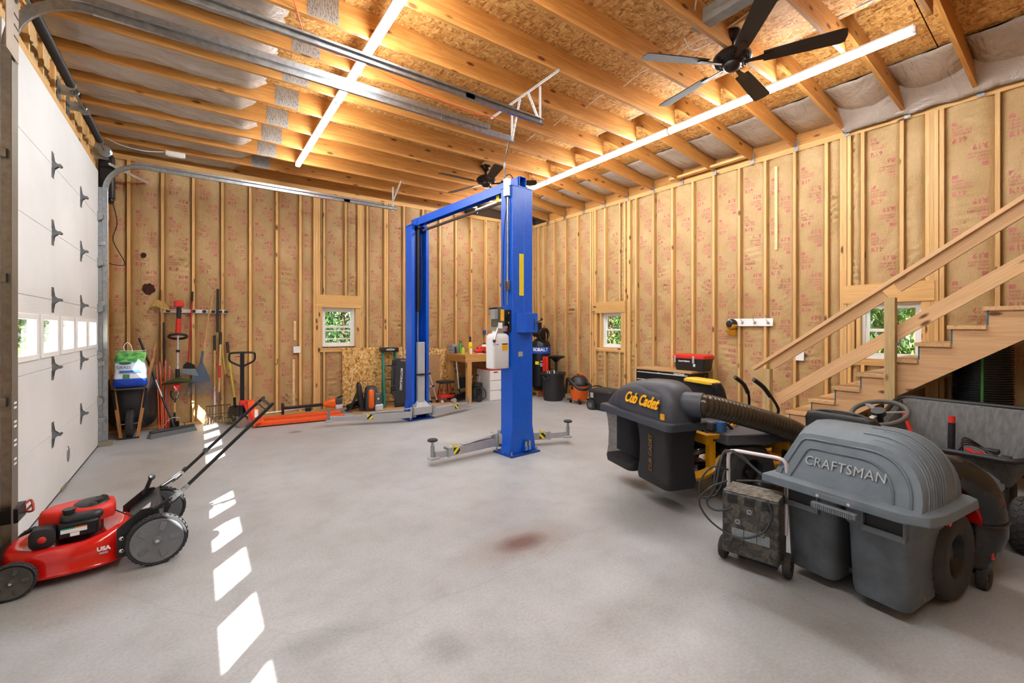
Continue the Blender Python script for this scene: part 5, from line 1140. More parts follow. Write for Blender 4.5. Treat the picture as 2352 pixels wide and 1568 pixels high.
MB().loft([R_(.49, .24, 0), R_(.51, .26, .02), R_(.56, .29, .19), R_(.585, .31, .195), R_(.585, .31, .205)]).build('body', black, tbx, smooth=40)
MB().loft([R_(.59, .315, .205), R_(.595, .32, .215), R_(.58, .31, .255), R_(.52, .26, .272)]).build('lid', redpl, tbx, smooth=40)
for y in (.24, -.10): MB().box(-.168, -.152, y-.018, y+.018, .13, .245).build('latch', silver, tbx, bevel=.003)
text('CRAFTSMAN', .037, inkw, tbx, (-.148, .08, .155), (0, -1, 0), (-.15, 0, 1), ext=.001, bold=.001); MB().box(-.15, -.142, -.125, -.09, .075, .12).build('label', inkw, tbx)
# ================================================================ shop vac, rolling box, trash can, compressor corner
sv = thing('shop_vacuum', 'orange wet dry shop vacuum with black hose beside the trash can', 'vacuum', (6.52, 6.66, 0))
MB().lathe([(0, .07), (.15, .07), (.165, .09), (.20, .36), (.205, .38), (.0, .38)], n=32).build('drum', orange, sv, smooth=40)
MB().lathe([(.21, .375), (.215, .40), (.19, .45), (.15, .53), (.10, .57), (.0, .585)], n=32).build('motor_head', black, sv, smooth=50)
MB().tube(smoothpath([(.08, -.1, .555), (.02, -.07, .61), (-.02, 0, .625), (.02, .07, .61), (.08, .1, .555)]), .014, 8).build('carry_handle', orange, sv, smooth=60)
vh = smoothpath([(-.16, .12, .47), (-.22, .05, .49), (-.24, -.08, .42), (-.22, -.22, .34), (-.10, -.30, .33), (.05, -.28, .38), (.0, -.2, .46)], 10); MB().tube(vh, [.027+.003*(i % 2) for i in range(len(vh))], 12).build('hose', black, sv, smooth=80)
vh = smoothpath([(-.12, .14, .48), (-.06, .30, .48), (.02, .40, .36), (.03, .44, .15)], 10); MB().tube(vh, [.027+.003*(i % 2) for i in range(len(vh))], 12).build('hose_end', black, sv, smooth=80)
for i in range(4):
    a = PI/4+i*PI/2; c0 = Vector((.2*math.cos(a), .2*math.sin(a), .075)); 
    MB().bar((.1*math.cos(a), .1*math.sin(a), .085), c0+Vector((.05*math.cos(a), .05*math.sin(a), 0)), .06, .035).build('dolly_arm', black, sv, bevel=.006); MB().cyl(c0+Vector((.03, -.012, -.045)), c0+Vector((.03, .012, -.045)), .03, n=14).build('caster', black, sv, smooth=50)
MB().box(-.2, -.15, -.08, .02, .40, .44).build('latch', silver, sv); MB().box(-.20, -.19, -.02, .04, .3, .36).build('badge', black, sv)
rb = thing('rolling_tool_box', 'low black rolling tool box in front of the vacuum', 'tool box', (6.40, 5.80, 0), 0)
MB().loft([[Vector((a, b, z)) for a, b in rrect(.4*k, .58*k, .04, 3)] for z, k in ((.04, .92), (.08, .97), (.30, 1), (.34, .98))]).build('body', black, rb, smooth=40)
MB().loft([[Vector((a, b, z)) for a, b in rrect(.42*k, .60*k, .05, 3)] for z, k in ((.34, 1.0), (.37, 1.0), (.40, .9), (.405, .7))]).build('lid', plain('lid black', '#2a2b2d', .5), rb, smooth=40)
MB().cyl((-.24, .20, .095), (-.20, .20, .095), .095, n=24).build('wheel', rubber, rb, smooth=50); MB().cyl((-.245, .20, .095), (-.24, .20, .095), .055, n=16).build('wheel_hub', steel, rb, smooth=50)
MB().cyl((.20, .20, .095), (.24, .20, .095), .095, n=24).build('wheel', rubber, rb, smooth=50)
MB().box(-.215, -.2, .14, .22, .23, .33).build('silver_latch', silver, rb, bevel=.006); MB().tube(smoothpath([(-.2, .26, .38), (-.1, .30, .42), (.1, .30, .42), (.2, .26, .38)]), .012, 8).build('pull_handle', black, rb, smooth=60)
cn = thing('trash_can', 'large black ribbed plastic trash can in the back corner', 'trash can', (6.33, 7.27, 0), 20)
cnm = plain('can black', '#26272a', .5, 0, .2)
MB().lathe([(0, .01), (.20, .0), (.205, .02), (.235, .50), (.245, .505), (.25, .56), (.28, .565), (.285, .60), (.275, .605), (.268, .58), (.24, .57), (.215, .2), (.19, .03), (0, .03)], n=36).build('body', cnm, cn, smooth=40)
rr_ = MB()
for i in range(18): a = 2*PI*i/18; rr_.bar((.205*math.cos(a), .205*math.sin(a), .03), (.236*math.cos(a), .236*math.sin(a), .49), .02, .012, (math.cos(a), math.sin(a), 0))
o = rr_.build('rib', cnm, cn); o['kind'] = 'stuff'
for s_ in (-1, 1): MB().tube(smoothpath([(s_*.25, -.07, .53), (s_*.31, -.06, .52), (s_*.32, 0, .47), (s_*.31, .06, .52), (s_*.25, .07, .53)]), .014, 8).build('handle', cnm, cn, smooth=60)
for i in range(7): a = 2.4*i; MB().bar((.06*math.cos(a), .08*math.sin(a), .40), (.12*math.cos(a+.3), .14*math.sin(a+.3), .63), .02, .012).build('debris', white if i % 3 == 0 else black, cn)
ac = thing('air_compressor', 'upright black air compressor with a blue banner behind the lift column', 'compressor', (6.62, 8.05, 0))
for x in (-.26, 0, .26): plank('pallet_board', (x, -.29, .105), (x, .29, .105), .10, .02, wood('pallet wood', '#a67c4a', '#94683a', 0, 1), ac)
for y in (-.26, 0, .26): plank('pallet_runner', (-.32, y, .05), (.32, y, .05), .04, .09, wood('pallet wood', '#a67c4a', '#94683a', 0, 1), ac)
MB().lathe([(0, .12), (.16, .14), (.22, .2), (.235, .26), (.235, 1.14), (.21, 1.24), (.14, 1.30), (0, 1.32)], n=36).build('tank', bk, ac, smooth=50)
MB().lathe([(.2362, .98), (.2362, 1.13)], n=36).build('blue_banner', plain('banner blue', '#1650c0', .4), ac, smooth=60)
for i, ch_ in enumerate('KOBALT'):
    a = math.radians(-168+15*(i)); n_ = Vector((math.cos(a), math.sin(a), 0)); text(ch_, .10, inkw, ac, n_*.2375+Vector((0, 0, 1.065)), Vector((-math.sin(a), math.cos(a), 0)), (0, 0, 1), ext=.001, bold=.003)
for a, z, w, m_ in ((-150, .76, .09, yellowl), (-125, .80, .06, inkw), (-125, .75, .08, inkw), (-125, .72, .08, inkw), (-125, .69, .05, inkw), (-110, .76, .04, inkw)):
    n_ = Vector((math.cos(math.radians(a)), math.sin(math.radians(a)), 0)); MB().bar(n_*.2372+Vector((n_.y, -n_.x, 0))*w/2+Vector((0, 0, z)), n_*.2372-Vector((n_.y, -n_.x, 0))*w/2+Vector((0, 0, z)), .003, .075 if m_ is yellowl else .015).build('tank_label', m_, ac)
MB().cyl((-.06, -.16, 1.44), (-.06, .14, 1.44), .085, n=20).build('motor', blackm, ac, smooth=50); MB().box(-.02, .14, -.12, .12, 1.30, 1.55).build('pump', blackm, ac, bevel=.02)
MB().torus((-.06, -.20, 1.42), .15, .014, (0, 1, 0), 24, 6).build('belt_guard', black, ac, smooth=60); MB().box(-.1, 0, -.04, .05, 1.55, 1.70).build('pressure_switch', blackm, ac, bevel=.01); MB().cyl((-.16, -.05, 1.32), (-.2, -.05, 1.34), .03, n=14).build('gauge', chrome, ac, smooth=50)
MB().tube(smoothpath([(.05, -.1, 1.5), (.0, -.2, 1.42), (-.02, -.22, 1.28), (.02, -.18, 1.2)]), .012, 8).build('copper_pipe', plain('copper', '#b06a3c', .3, .9), ac, smooth=60)
od = thing('oil_drain', 'black bowl shaped drain funnel on a stem behind the trash can', 'oil drain', (6.66, 7.55, 0))
MB().lathe([(0, .80), (.04, .80), (.10, .86), (.20, .90), (.21, .93), (.20, .935), (.09, .88), (0, .86)], n=28).build('bowl', black, od, smooth=50); MB().cyl((0, 0, .3), (0, 0, .81), .035, n=14).build('stem', black, od, smooth=50); MB().lathe([(0, 0), (.2, 0), (.21, .05), (.19, .28), (.05, .32), (0, .32)], n=24).build('tank', black, od, smooth=50)
rp = thing('red_metal_sheet', 'upright red sheet metal panel between compressor and trash can', 'panel', (6.45, 7.67, 0)); MB().box(-.03, .03, -.08, .08, 0, .92).build('panel', redpl, rp, bevel=.015); MB().box(-.04, -.03, -.02, .02, .1, .9).build('rib', redpl, rp)
# ================================================================ along the back wall
def rod(p0, p1, r, mat, name, parent, r2=None, n=10): return MB().cyl(p0, p1, r, r2, n).build(name, mat, parent, smooth=50)
ash = wood('tool ash', '#d8ae74', '#c4945a', 2, 0, .5); ashx = wood('barrow ash', '#c98f52', '#b37a40', 0, 0, .5)
# --- wheelbarrow tipped up on its nose
wb = thing('wheelbarrow', 'black wheelbarrow with wooden handles tipped up on its nose by the door rail', 'wheelbarrow', (-.77, 8.42, 0))
t_ = [[Vector((.0+a*k+dx, y_, zc+b*h)) for a, b in rrect(.56, .86, .2, 5)] for k, h, y_, zc, dx in ((1.0, 1.0, .34, .50, 0), (1.03, 1.03, .30, .50, 0), (.97, .95, .27, .5, 0), (.72, .62, .08, .45, 0), (.62, .5, .05, .44, 0))]
MB().loft(t_).build('tray', plain('tray black', '#26272b', .35, 0, .15), wb, smooth=45)
for s_ in (-1, 1):
    plank('handle', (s_*.09, -.16, .02), (s_*.165, -.09, .62), .038, .05, ashx, wb, (0, 1, 0)); plank('handle', (s_*.165, -.09, .62), (s_*.25, .0, 1.12), .038, .05, ashx, wb, (0, 1, 0))
    rod((s_*.25, .0, 1.12), (s_*.275, .03, 1.36), .02, ashx, 'handle_grip', wb, .016)
    MB().bar((s_*.15, -.125, .42), (s_*.18, -.10, .68), .03, .03, (0, 1, 0)).build('leg_bracket', blackm, wb); MB().bar((s_*.18, -.1, .68), (s_*.18, -.22, .72), .03, .01).build('leg_foot', blackm, wb)
    MB().box(s_*.125-.03, s_*.125+.03, -.16, -.10, .18, .23).build('axle_clamp', blackm, wb, bevel=.005)
MB().cyl((-.13, -.1, .2), (.13, -.1, .2), .009, n=8).build('axle', steel, wb); MB().tube([(-.19, -.19, .71), (.2, -.19, .71)], .009, 8).build('leg_brace', steel, wb)
tire(wb, (0, -.06, .20), .195, .09, .10, blackm, axis=(1, 0, 0), treads=30, rows=3); MB().tube([(-.11, -.19, .012), (.11, -.19, .012)], .012, 8).build('nose_guard', blackm, wb)
# --- grass seed bag
sb = thing('grass_seed_bag', 'blue white and green grass seed bag resting on the wheelbarrow', 'bag', (-.755, 8.20, .745), 0)
t = NT('seed bag'); tc_ = t.n('TexCoord'); sx = t.n('SeparateXYZ'); t.l(tc_.outputs['Object'], sx.inputs[0]); mr = t.n('MapRange', i_1=0, i_2=.5); t.l(sx.outputs['Z'], mr.inputs[0])
g_ = t.ramp(t.noise(t.coord(), 14, 3), [(.4, hexc('#3f8f4a')), (.6, hexc('#7fbf6a'))]); r_ = t.ramp(mr.outputs[0], [(0, hexc('#1246c0')), (.2, hexc('#1a52cc')), (.24, hexc('#dfe6f4')), (.62, hexc('#eef2f8')), (.66, hexc('#6fb8e0'))])
r_.node.color_ramp.interpolation = 'CONSTANT'; mk_ = t.ramp(mr.outputs[0], [(.69, (0, 0, 0, 1)), (.7, (1, 1, 1, 1))]); t.set(Base_Color=t.mix(mk_, r_, g_), Roughness=.22); t.bump(t.noise(t.coord(), 9, 3), .02); bagm = t.m
rings = []
for z, w, d, y in ((.0, .36, .05, .0), (.03, .37, .12, 0), (.12, .36, .15, .0), (.25, .34, .13, .03), (.36, .33, .09, .06), (.44, .325, .04, .09), (.50, .32, .01, .11)):
    rings.append([Vector((a+.012*math.sin(z*30+b*20), b+y, z-.03*(a/.17 if z > .3 else 0)*.6)) for a, b in rrect(w, d, min(.04, d*.45), 4)])
MB().loft(rings).build('bag_body', bagm, sb, smooth=60)
MB().tube(smoothpath([(-.07, .10, .50), (-.08, .10, .57), (-.04, .10, .62), (.0, .10, .57), (.01, .10, .49)]), .006, 8).build('carry_loop', white, sb, smooth=60)
text('GRASS SEED', .052, plain('seed ink', '#3f4a7a', .5), sb, (.0, -.065, .275), (1, 0, -.04), (0, .25, 1), ext=.0008, bold=.001); el = MB().ball((-.05, -.052, .335), (.07, .008, .02)).build('logo_oval', plain('oval green', '#1f5a3a', .5), sb, smooth=60)
MB().box(-.11, .11, -.0725, -.068, .205, .235).build('blue_band', plain('band blue', '#2a6ab8', .5), sb); MB().box(-.07, .0, -.078, -.07, .12, .18).build('grass_picture', plain('pic green', '#4a7a4a', .5, 0, .5, scale=60), sb)
MB().box(-.165, .165, .098, .112, .50, .507).build('top_seam', white, sb)
# --- wall rail with clips
wr = thing('tool_rail', 'white wall rail with black spring clips holding long handled tools', 'tool rail', (-.03, YB-.01, 1.845))
MB().box(-.43, .45, -.012, .01, -.03, .03).build('rail', plain('alu white', '#d9d9da', .35, .3), wr, bevel=.004)
for x in (-.33, -.18, .0, .14, .26, .36, .44): MB().box(x-.025, x+.025, -.045, -.01, -.022, .022).build('clip', black, wr, bevel=.008)
# --- tools
def tool(name, label, cat, x, y): return thing(name, label, cat, (x, y, 0), group='long handled tools on the back wall')
T = tool('straw_broom', 'straw corn broom hung head up at the left end of the wall rail', 'broom', -.44, 8.80); rod((0, 0, 1.03), (.005, 0, 2.17), .013, ash, 'handle', T)
stw_ = plain('straw', '#c9a35a', .8, 0, .25, .004, 40)
MB().loft([[Vector((-.0+x, y, z)) for x, y, z in r] for r in ([(-.02, -.02, 1.88), (.13, -.02, 1.84), (.13, .02, 1.84), (-.02, .02, 1.88)], [(-.07, -.03, 1.92), (.04, -.03, 1.98), (.04, .02, 1.98), (-.07, .02, 1.92)], [(-.13, -.03, 1.89), (-.06, -.03, 2.02), (-.06, .02, 2.02), (-.13, .02, 1.89)])]).build('straw_head', stw_, T)
T = tool('string_trimmer', 'red battery string trimmer hanging upright on the wall rail', 'trimmer', -.22, 8.70)
MB().box(-.06, .06, -.07, .06, 1.90, 2.0).build('battery_head', redpl, T, bevel=.02); rod((0, 0, 1.70), (0, 0, 1.9), .032, black, 'rear_grip', T); rod((-.01, 0, 1.48), (0, 0, 1.72), .04, redpl, 'motor_body', T, .034)
rod((-.015, 0, .92), (-.01, 0, 1.5), .014, plain('shaft white', '#d8d8d8', .3, .5), 'shaft', T); rod((-.012, 0, 1.19), (-.012, 0, 1.23), .026, black, 'coupling', T); MB().torus((-.01, -.05, 1.44), .115, .02, (0, .35, 1), 24, 8).build('loop_handle', black, T, smooth=60)
rod((-.015, 0, .78), (-.015, 0, .93), .03, black, 'trimmer_head', T); MB().loft([[Vector((-.01+.2*math.cos(a)*k, -.05+.12*math.sin(a)*k, .77+dz-.12*abs(math.cos(a))**2*k*.5)) for a in [PI*i/12 for i in range(-12, 12)]] for k, dz in ((.15, .03), (1, 0), (1, -.02))]).build('guard', plain('guard green', '#3a4422', .7), T, smooth=50)
MB().lathe([(0, .012), (.04, .01), (.05, 0)], (-.02, -.08, .66), (0, -1, .2), 18).build('spool_cap', redpl, T, smooth=50)
T = tool('angle_broom', 'grey angle broom with a long red handle on the wall rail', 'broom', -.07, 8.72); rod((-.03, 0, 1.03), (.02, .03, 2.0), .012, plain('broom red', '#a8201c', .35), 'handle', T); rod((.02, .03, 2.0), (.025, .03, 2.16), .016, black, 'grip', T)
MB().prism([(-.1, .93), (.06, .92), (.05, .98), (-.02, 1.03), (-.05, 1.03), (-.09, .99)], -.025, .025, 'xz').build('broom_block', blackm, T, bevel=.005); br = plain('bristle grey', '#7b8790', .8, 0, .2, .004, 60); MB().prism([(-.1, .93), (.06, .92), (.105, .80), (-.13, .86)], -.03, .03, 'xz').build('bristles', br, T)
T = tool('leaf_rake', 'blue grey plastic leaf rake with a wooden handle on the wall', 'rake', .08, 8.70); rod((.0, 0, 1.1), (.13, .05, 2.1), .013, ash, 'handle', T); rod((-.01, 0, 1.0), (.01, 0, 1.2), .018, plain('rake blue', '#46566a', .5), 'socket', T)
rb_ = plain('rake blue', '#46566a', .5); MB().prism([(-.03, 1.02), (.01, 1.02), (.09, .80), (.12, .70), (-.17, .70), (-.11, .80)], -.008, .004, 'xz').build('rake_fan', rb_, T)
for i in range(18): u = i/17; MB().bar((-.165+.28*u, 0, .71), (-.22+.40*u, -.03, .53-.03*math.sin(PI*u)), .008, .004, (0, 1, 0)).build('tine', rb_, T)
T = tool('black_pole', 'short black pole hanging at the right end of the wall rail', 'pole', .29, 8.78); rod((0, 0, 1.5), (.005, 0, 2.22), .02, black, 'pole', T)
T = tool('black_shaft', 'long black and silver pole leaning left of the trimmer', 'pole', -.38, 8.74); rod((.03, -.05, .05), (-.02, .05, 1.0), .014, plain('shaft silver', '#9a9ca0', .3, .7), 'lower_shaft', T); rod((-.02, .05, .95), (-.035, .07, 1.66), .016, black, 'upper_shaft', T); MB().box(-.02, .07, -.1, .0, .0, .12).build('foot', blackm, T, bevel=.01)
T = tool('garden_fork', 'many tined garden fork with a wooden handle and red label', 'fork', .31, 8.66); rod((.0, .06, .52), (.02, .12, 1.32), .017, ash, 'handle', T); rod((.02, .12, 1.3), (.022, .13, 1.5), .021, black, 'grip', T); MB().cyl((.005, .075, .75), (.008, .085, .95), .0185, n=10).build('red_label', redpl, T, smooth=50); rod((-.01, .04, .30), (.0, .07, .6), .014, steel, 'socket', T)
rust = plain('rusty iron', '#5e5148', .6, .5, .2)
for i in range(9): x = -.17+.04*i; MB().tube([(x, .03, .32-.02*abs(i-4)/4), (x, -.02, .18), (x*1.05, -.08, .015)], .005, 6).build('tine', rust, T)
MB().bar((-.18, .03, .30), (.16, .03, .30), .008, .02).build('crossbar', rust, T); MB().bar((-.17, -.02, .17), (.16, -.02, .17), .008, .012).build('crossbar', rust, T)
T = tool('bow_rake', 'wooden rake handle with black grip and white red lower shaft', 'rake', .25, 8.76); rod((.0, -.1, .12), (.0, .02, .6), .014, plain('pink white shaft', '#d8c8c8', .4), 'lower_shaft', T); rod((0, .02, .6), (0, .04, 1.2), .015, ash, 'handle', T); rod((0, .04, 1.2), (0, .05, 1.45), .019, black, 'grip', T)
for i in range(7): MB().bar((-.1+.033*i, -.1, .12), (-.1+.033*i, -.14, .02), .006, .006).build('tine', rust, T)
MB().bar((-.11, -.1, .12), (.11, -.1, .12), .014, .014).build('head', rust, T)
T = tool('wire_rake', 'rusty wire leaf rake half hidden behind the garden fork', 'rake', .40, 8.80); rod((0, 0, .80), (-.08, .02, 1.5), .012, plain('yellow green', '#b8a84a', .5), 'handle', T)
for i in range(13): u = i/12-.5; MB().tube([(.0, 0, .82), (.22*u+.08, -.02, .62), (.34*u+.10, -.04, .44)], .0025, 4).build('tine', plain('rust wire', '#8a5a3c', .6, .4), T)
T = tool('yellow_shovel', 'long shovel with a worn yellow handle next to the pallet jack', 'shovel', .47, 8.66); rod((.05, -.02, .40), (-.03, .13, 1.15), .017, plain('yellow handle', '#c9b23c', .5, 0, .3), 'handle', T); rod((-.03, .13, 1.15), (-.045, .15, 1.34), .021, black, 'grip', T); rod((.055, -.03, .25), (.05, -.02, .42), .02, blackm, 'socket', T)
MB().loft([[Vector((.06+x*w, y_, z)) for x, y_ in ((-1, -.05), (-.5, -.03+.02), (0, -.01), (.5, -.03+.02), (1, -.05), (1, -.055), (0, -.02), (-1, -.055))] for z, w in ((.02, .03), (.08, .09), (.18, .105), (.27, .09), (.29, .02))]).build('blade', plain('blade dark', '#4a3f34', .6, .5), T, smooth=50)
T = tool('digging_spade', 'short spade with a black D shaped grip leaning on the wall', 'spade', -.27, 8.58); MB().tube([(-.05, 0, .60), (.05, 0, .60), (.045, 0, .53), (.01, 0, .46), (0, 0, .40)], .011, 8).tube([(-.05, 0, .60), (-.045, 0, .53), (-.01, 0, .46)], .011, 8).build('d_grip', black, T, smooth=60); rod((0, 0, .25), (0, 0, .42), .017, ash, 'handle', T); rod((0, -.02, .10), (0, 0, .28), .016, blackm, 'socket', T); MB().box(-.06, .06, -.05, -.035, .0, .14).build('blade', blackm, T, bevel=.006)
T = tool('push_broom', 'wide grey push broom on the floor with a black and silver handle', 'broom', -.28, 8.22); hd_ = axm((0, 0, 0), (.49, .28, 0))
o = MB().box(-.29, .29, -.035, .035, .065, .10).build('broom_block', plain('block dark', '#2d3034', .5), T, bevel=.012); o.matrix_local = hd_
o = MB().add([(-.29, -.035, .066), (.29, -.035, .066), (.29, .035, .066), (-.29, .035, .066), (-.31, -.06, 0), (.31, -.06, 0), (.31, .055, 0), (-.31, .055, 0)], [(0, 1, 2, 3), (4, 5, 6, 7), (0, 1, 5, 4), (1, 2, 6, 5), (2, 3, 7, 6), (3, 0, 4, 7)]).build('bristles', plain('broom bristle', '#6d7276', .9, 0, .25, .004, 80), T); o.matrix_local = hd_
rod((.02, .0, .10), (-.13, .12, .55), .014, black, 'lower_handle', T); rod((-.13, .12, .55), (-.21, .19, .80), .015, plain('shaft silver', '#9a9ca0', .3, .7), 'middle_handle', T); rod((-.21, .19, .80), (-.41, .36, 1.42), .016, blackm, 'upper_handle', T)
MB().tube(smoothpath([(-.13, -.07, .10), (-.05, .01, .22), (.03, .03, .24), (.1, .06, .2), (.15, .09, .10)]), .006, 6).build('brace', galv, T, smooth=60)
rodm = plain('marker orange', '#e8502c', .5)
for i, (x, dx, h, nm) in enumerate(((-.50, -.05, 1.02, 'leftmost of the orange driveway marker rods behind the push broom'), (-.475, -.03, .98, 'second of the orange driveway marker rods behind the push broom'), (-.45, -.06, 1.05, 'third orange driveway marker rod from the wheelbarrow'), (-.43, -.01, 1.08, 'fourth orange driveway marker rod from the wheelbarrow'), (-.41, -.045, .95, 'fifth orange driveway marker rod, shortest of the bundle'), (-.39, .0, 1.0, 'rightmost of the orange driveway marker rods'))):
    T = thing('marker_rod', nm, 'marker rod', (x+.05, 8.55, 0), group='orange driveway markers'); rod((0, 0, 0), (dx, .22, h), .007, rodm, 'rod', T); rod((dx*.8, .18, h*.8), (dx*.98, .215, h*.97), .0085, white if i % 2 else plain('reflect', '#c8c8d4', .3), 'reflector_band', T)
# loose leaves heap beside the yellow shovel
lf = MB(); rn = random.Random(5)
for i in range(70):
    M = Matrix.Translation((rn.gauss(0, .06), rn.gauss(0, .05), .02+abs(rn.gauss(0, .045)))) @ Matrix.Rotation(rn.uniform(0, 6), 4, 'Z') @ Matrix.Rotation(rn.gauss(0, .8), 4, 'X'); lf.add([M @ Vector(q) for q in ((-.03, 0, 0), (0, -.014, .004), (.03, 0, 0), (0, .014, .004))], [(0, 1, 2, 3)])
o = lf.build('dried_leaves', plain('dry leaves', '#8a8458', .9, 0, .5), None); o.location = (.47, 8.52, 0); tag(o, 'small heap of dried leaves beside the pallet jack wheels', 'leaves', kind='stuff')
# --- pallet jack
pj = thing('pallet_jack', 'orange pallet jack with a black loop handle parked along the back wall', 'pallet jack', (.62, 8.24, 0), -5)
for s_ in (-1, 1):
    f_ = MB().add([(.16, s_*.19-.08, .075), (1.45, s_*.19-.08, .075), (1.5, s_*.19-.05, .075), (1.5, s_*.19+.05, .075), (1.45, s_*.19+.08, .075), (.16, s_*.19+.08, .075)]+[(x, y, .02) for x, y in ((.16, s_*.19-.08), (1.45, s_*.19-.08), (1.5, s_*.19-.05), (1.5, s_*.19+.05), (1.45, s_*.19+.08), (.16, s_*.19+.08))],
        [(0, 1, 2, 3, 4, 5), (11, 10, 9, 8, 7, 6)]+[(i, (i+1) % 6, 6+(i+1) % 6, 6+i) for i in range(6)]).build('fork', orangem, pj, bevel=.006); MB().cyl((1.2, s_*.19-.04, .035), (1.2, s_*.19+.04, .035), .035, n=14).build('load_roller', plain('roller', '#8a7468', .6), f_)
MB().add([(.13, -.27, .02), (.13, .27, .02), (.20, .27, .02), (.20, -.27, .02), (.13, -.27, .14), (.13, .27, .14), (.28, .27, .075), (.28, -.27, .075)], [(0, 1, 2, 3), (4, 5, 6, 7), (0, 1, 5, 4), (2, 3, 7, 6), (0, 3, 7, 4), (1, 2, 6, 5)]).build('heel_plate', orangem, pj, bevel=.006)
MB().add([(.05, -.10, .40), (.05, .10, .40), (.14, .10, .40), (.14, -.10, .40), (.07, -.16, .10), (.07, .16, .10), (.24, .16, .10), (.24, -.16, .10)], [(0, 1, 2, 3), (4, 5, 6, 7), (0, 1, 5, 4), (2, 3, 7, 6), (0, 3, 7, 4), (1, 2, 6, 5)]).build('mast_cover', orangem, pj, bevel=.008)
MB().box(.15, .2, -.165, -.12, .15, .27).build('spec_label', inkw, pj); rod((-.02, 0, .14), (-.02, 0, .38), .05, blackm, 'pump', pj); MB().bar((.0, -.11, .42), (.12, -.16, .1), .02, .04).build('red_linkage', redpl, pj); MB().box(-.06, .05, -.06, .06, .34, .42).build('pivot_block', redpl, pj, bevel=.012)
for s_ in (-1, 1): MB().cyl((-.02, s_*.09-.03, .085), (-.02, s_*.09+.03, .085), .085, n=20).build('steer_wheel', plain('roller', '#8a7468', .6), pj, smooth=50)
MB().bar((-.02, 0, .38), (-.02, .02, 1.17), .06, .035, (0, 1, 0)).build('handle_shaft', blackm, pj, bevel=.004); MB().tube(smoothpath([(-.02, .02, .95), (-.15, .02, 1.02), (-.19, .02, 1.06), (-.195, .02, 1.13), (-.16, .02, 1.175), (.12, .02, 1.175), (.155, .02, 1.13), (.15, .02, 1.06), (.11, .02, 1.02), (-.02, .02, .95)], 4), .016, 10).build('handle_loop', blackm, pj, smooth=60); MB().bar((-.02, .01, 1.12), (-.11, .01, 1.115), .01, .008).build('release_lever', blackm, pj)
# --- orange trimmer lying on the forks
ot = thing('brush_cutter', 'orange gas trimmer lying along the pallet jack forks', 'trimmer', (1.68, 8.52, .075))
rod((-1.15, -.02, .03), (.25, .0, .09), .013, plain('shaft white', '#d8d8d8', .3, .5), 'shaft', ot); MB().box(-.45, .2, -.03, .03, .08, .13).build('grip_cover', black, ot, bevel=.012); MB().loft([[Vector((x, y*k, .11+z*k)) for y, z in rrect(.16, .18, .05, 4)] for x, k in ((.2, .35), (.3, .75), (.40, 1), (.46, .95), (.50, .7))]).build('engine_cover', orange, ot, smooth=50)
MB().box(.40, .52, -.10, .04, .10, .20).build('starter', plain('dark grey', '#3c4048', .5), ot, bevel=.02); MB().box(.40, .53, -.09, .04, .0, .09).build('fuel_tank', plain('tank white', '#c4ccd4', .4), ot, bevel=.02)
MB().box(-.48, -.44, -.05, .05, .0, .19).build('front_stop', black, ot, bevel=.01); MB().box(-.1, .0, -.045, .045, .01, .09).build('trigger', black, ot, bevel=.015); MB().bar((.45, 0, .2), (.55, .02, .23), .05, .03).build('rear_guard', black, ot, bevel=.01)
MB().box(-.2, .35, -.10, .10, -.055, -.02).build('support_block', black, ot) if 0 else None
# --- backpack blower
bb = thing('backpack_blower', 'orange and grey backpack blower with black straps on the floor', 'leaf blower', (2.72, 8.42, 0), -8)
MB().loft([[Vector((a, b, z)) for a, b in rrect(.26*k, .34*k, .08, 4)] for z, k in ((.0, .9), (.04, 1), (.10, 1), (.42, .8), (.46, .6))]).build('frame', plain('blower grey', '#3a3c40', .5), bb, smooth=50)
MB().loft([[Vector((-.02+a*k, -.16+.05*s2, .24+b*k)) for a, b in rrect(.10, .36, .045, 4)] for s2, k in ((0, 1), (-.5, 1), (-1.0, .8))]).build('orange_cover', orange, bb, smooth=50); MB().box(.04, .17, -.18, .06, .10, .34).build('engine', plain('engine grey', '#55585c', .5), bb, bevel=.025); MB().box(.05, .2, -.2, .02, .0, .13).build('fuel_tank', plain('tank white', '#c4ccd4', .4), bb, bevel=.025); MB().box(.09, .12, -.185, -.18, .22, .25).build('logo', inkw, bb)
MB().loft([[Vector((-.18-.05*t2+a, b-.02, .06+.48*t2)) for a, b in rrect(.10*k, .26*k, .04, 3)] for t2, k in ((0, 1), (.5, 1), (.9, .8), (1, .5))]).build('back_pad', black, bb, smooth=50)
for k in range(3): MB().tube(smoothpath([(-.22, -.06+.08*k, .40), (-.33, -.08+.06*k, .16), (-.40, -.10+.07*k, .06), (-.44-.01*k, -.03, .04), (-.36, .02*k, .05), (-.22, .0, .08)]), .022, 6, flat=.5).build('strap', black, bb, smooth=60)
MB().tube(smoothpath([(-.12, .1, .10), (-.24, .06, .14), (-.34, .0, .12), (-.42, -.05, .10)]), .05, 12).build('blower_tube', black, bb, smooth=60)
# --- sheet goods
tag(MB().box(2.30, 3.52, 8.825, 8.838, .06, 1.18).build('osb_sheet', osb_wall), 'square board sheet leaning below the back window', 'board sheet'); tag(MB().box(3.53, 4.76, 8.825, 8.838, .06, 1.12).build('osb_sheet', osb_wall), 'board sheet behind the far lift column and workbench', 'board sheet')
tag(MB().box(3.70, 4.36, 8.795, 8.812, .06, .99).build('cardboard_sheet', plain('cardboard', '#b48c5f', .8, 0, .08)), 'flat brown cardboard leaning on the board behind the lift column', 'cardboard'); 
fb = MB().box(0, 2.2, -.35, .22, 0, .006).build('floor_cardboard', plain('cardboard floor', '#b88f62', .85, 0, .12)); fb.location = (2.35, 8.5, .0); tag(fb, 'brown cardboard strip laid on the floor along the back wall', 'cardboard')
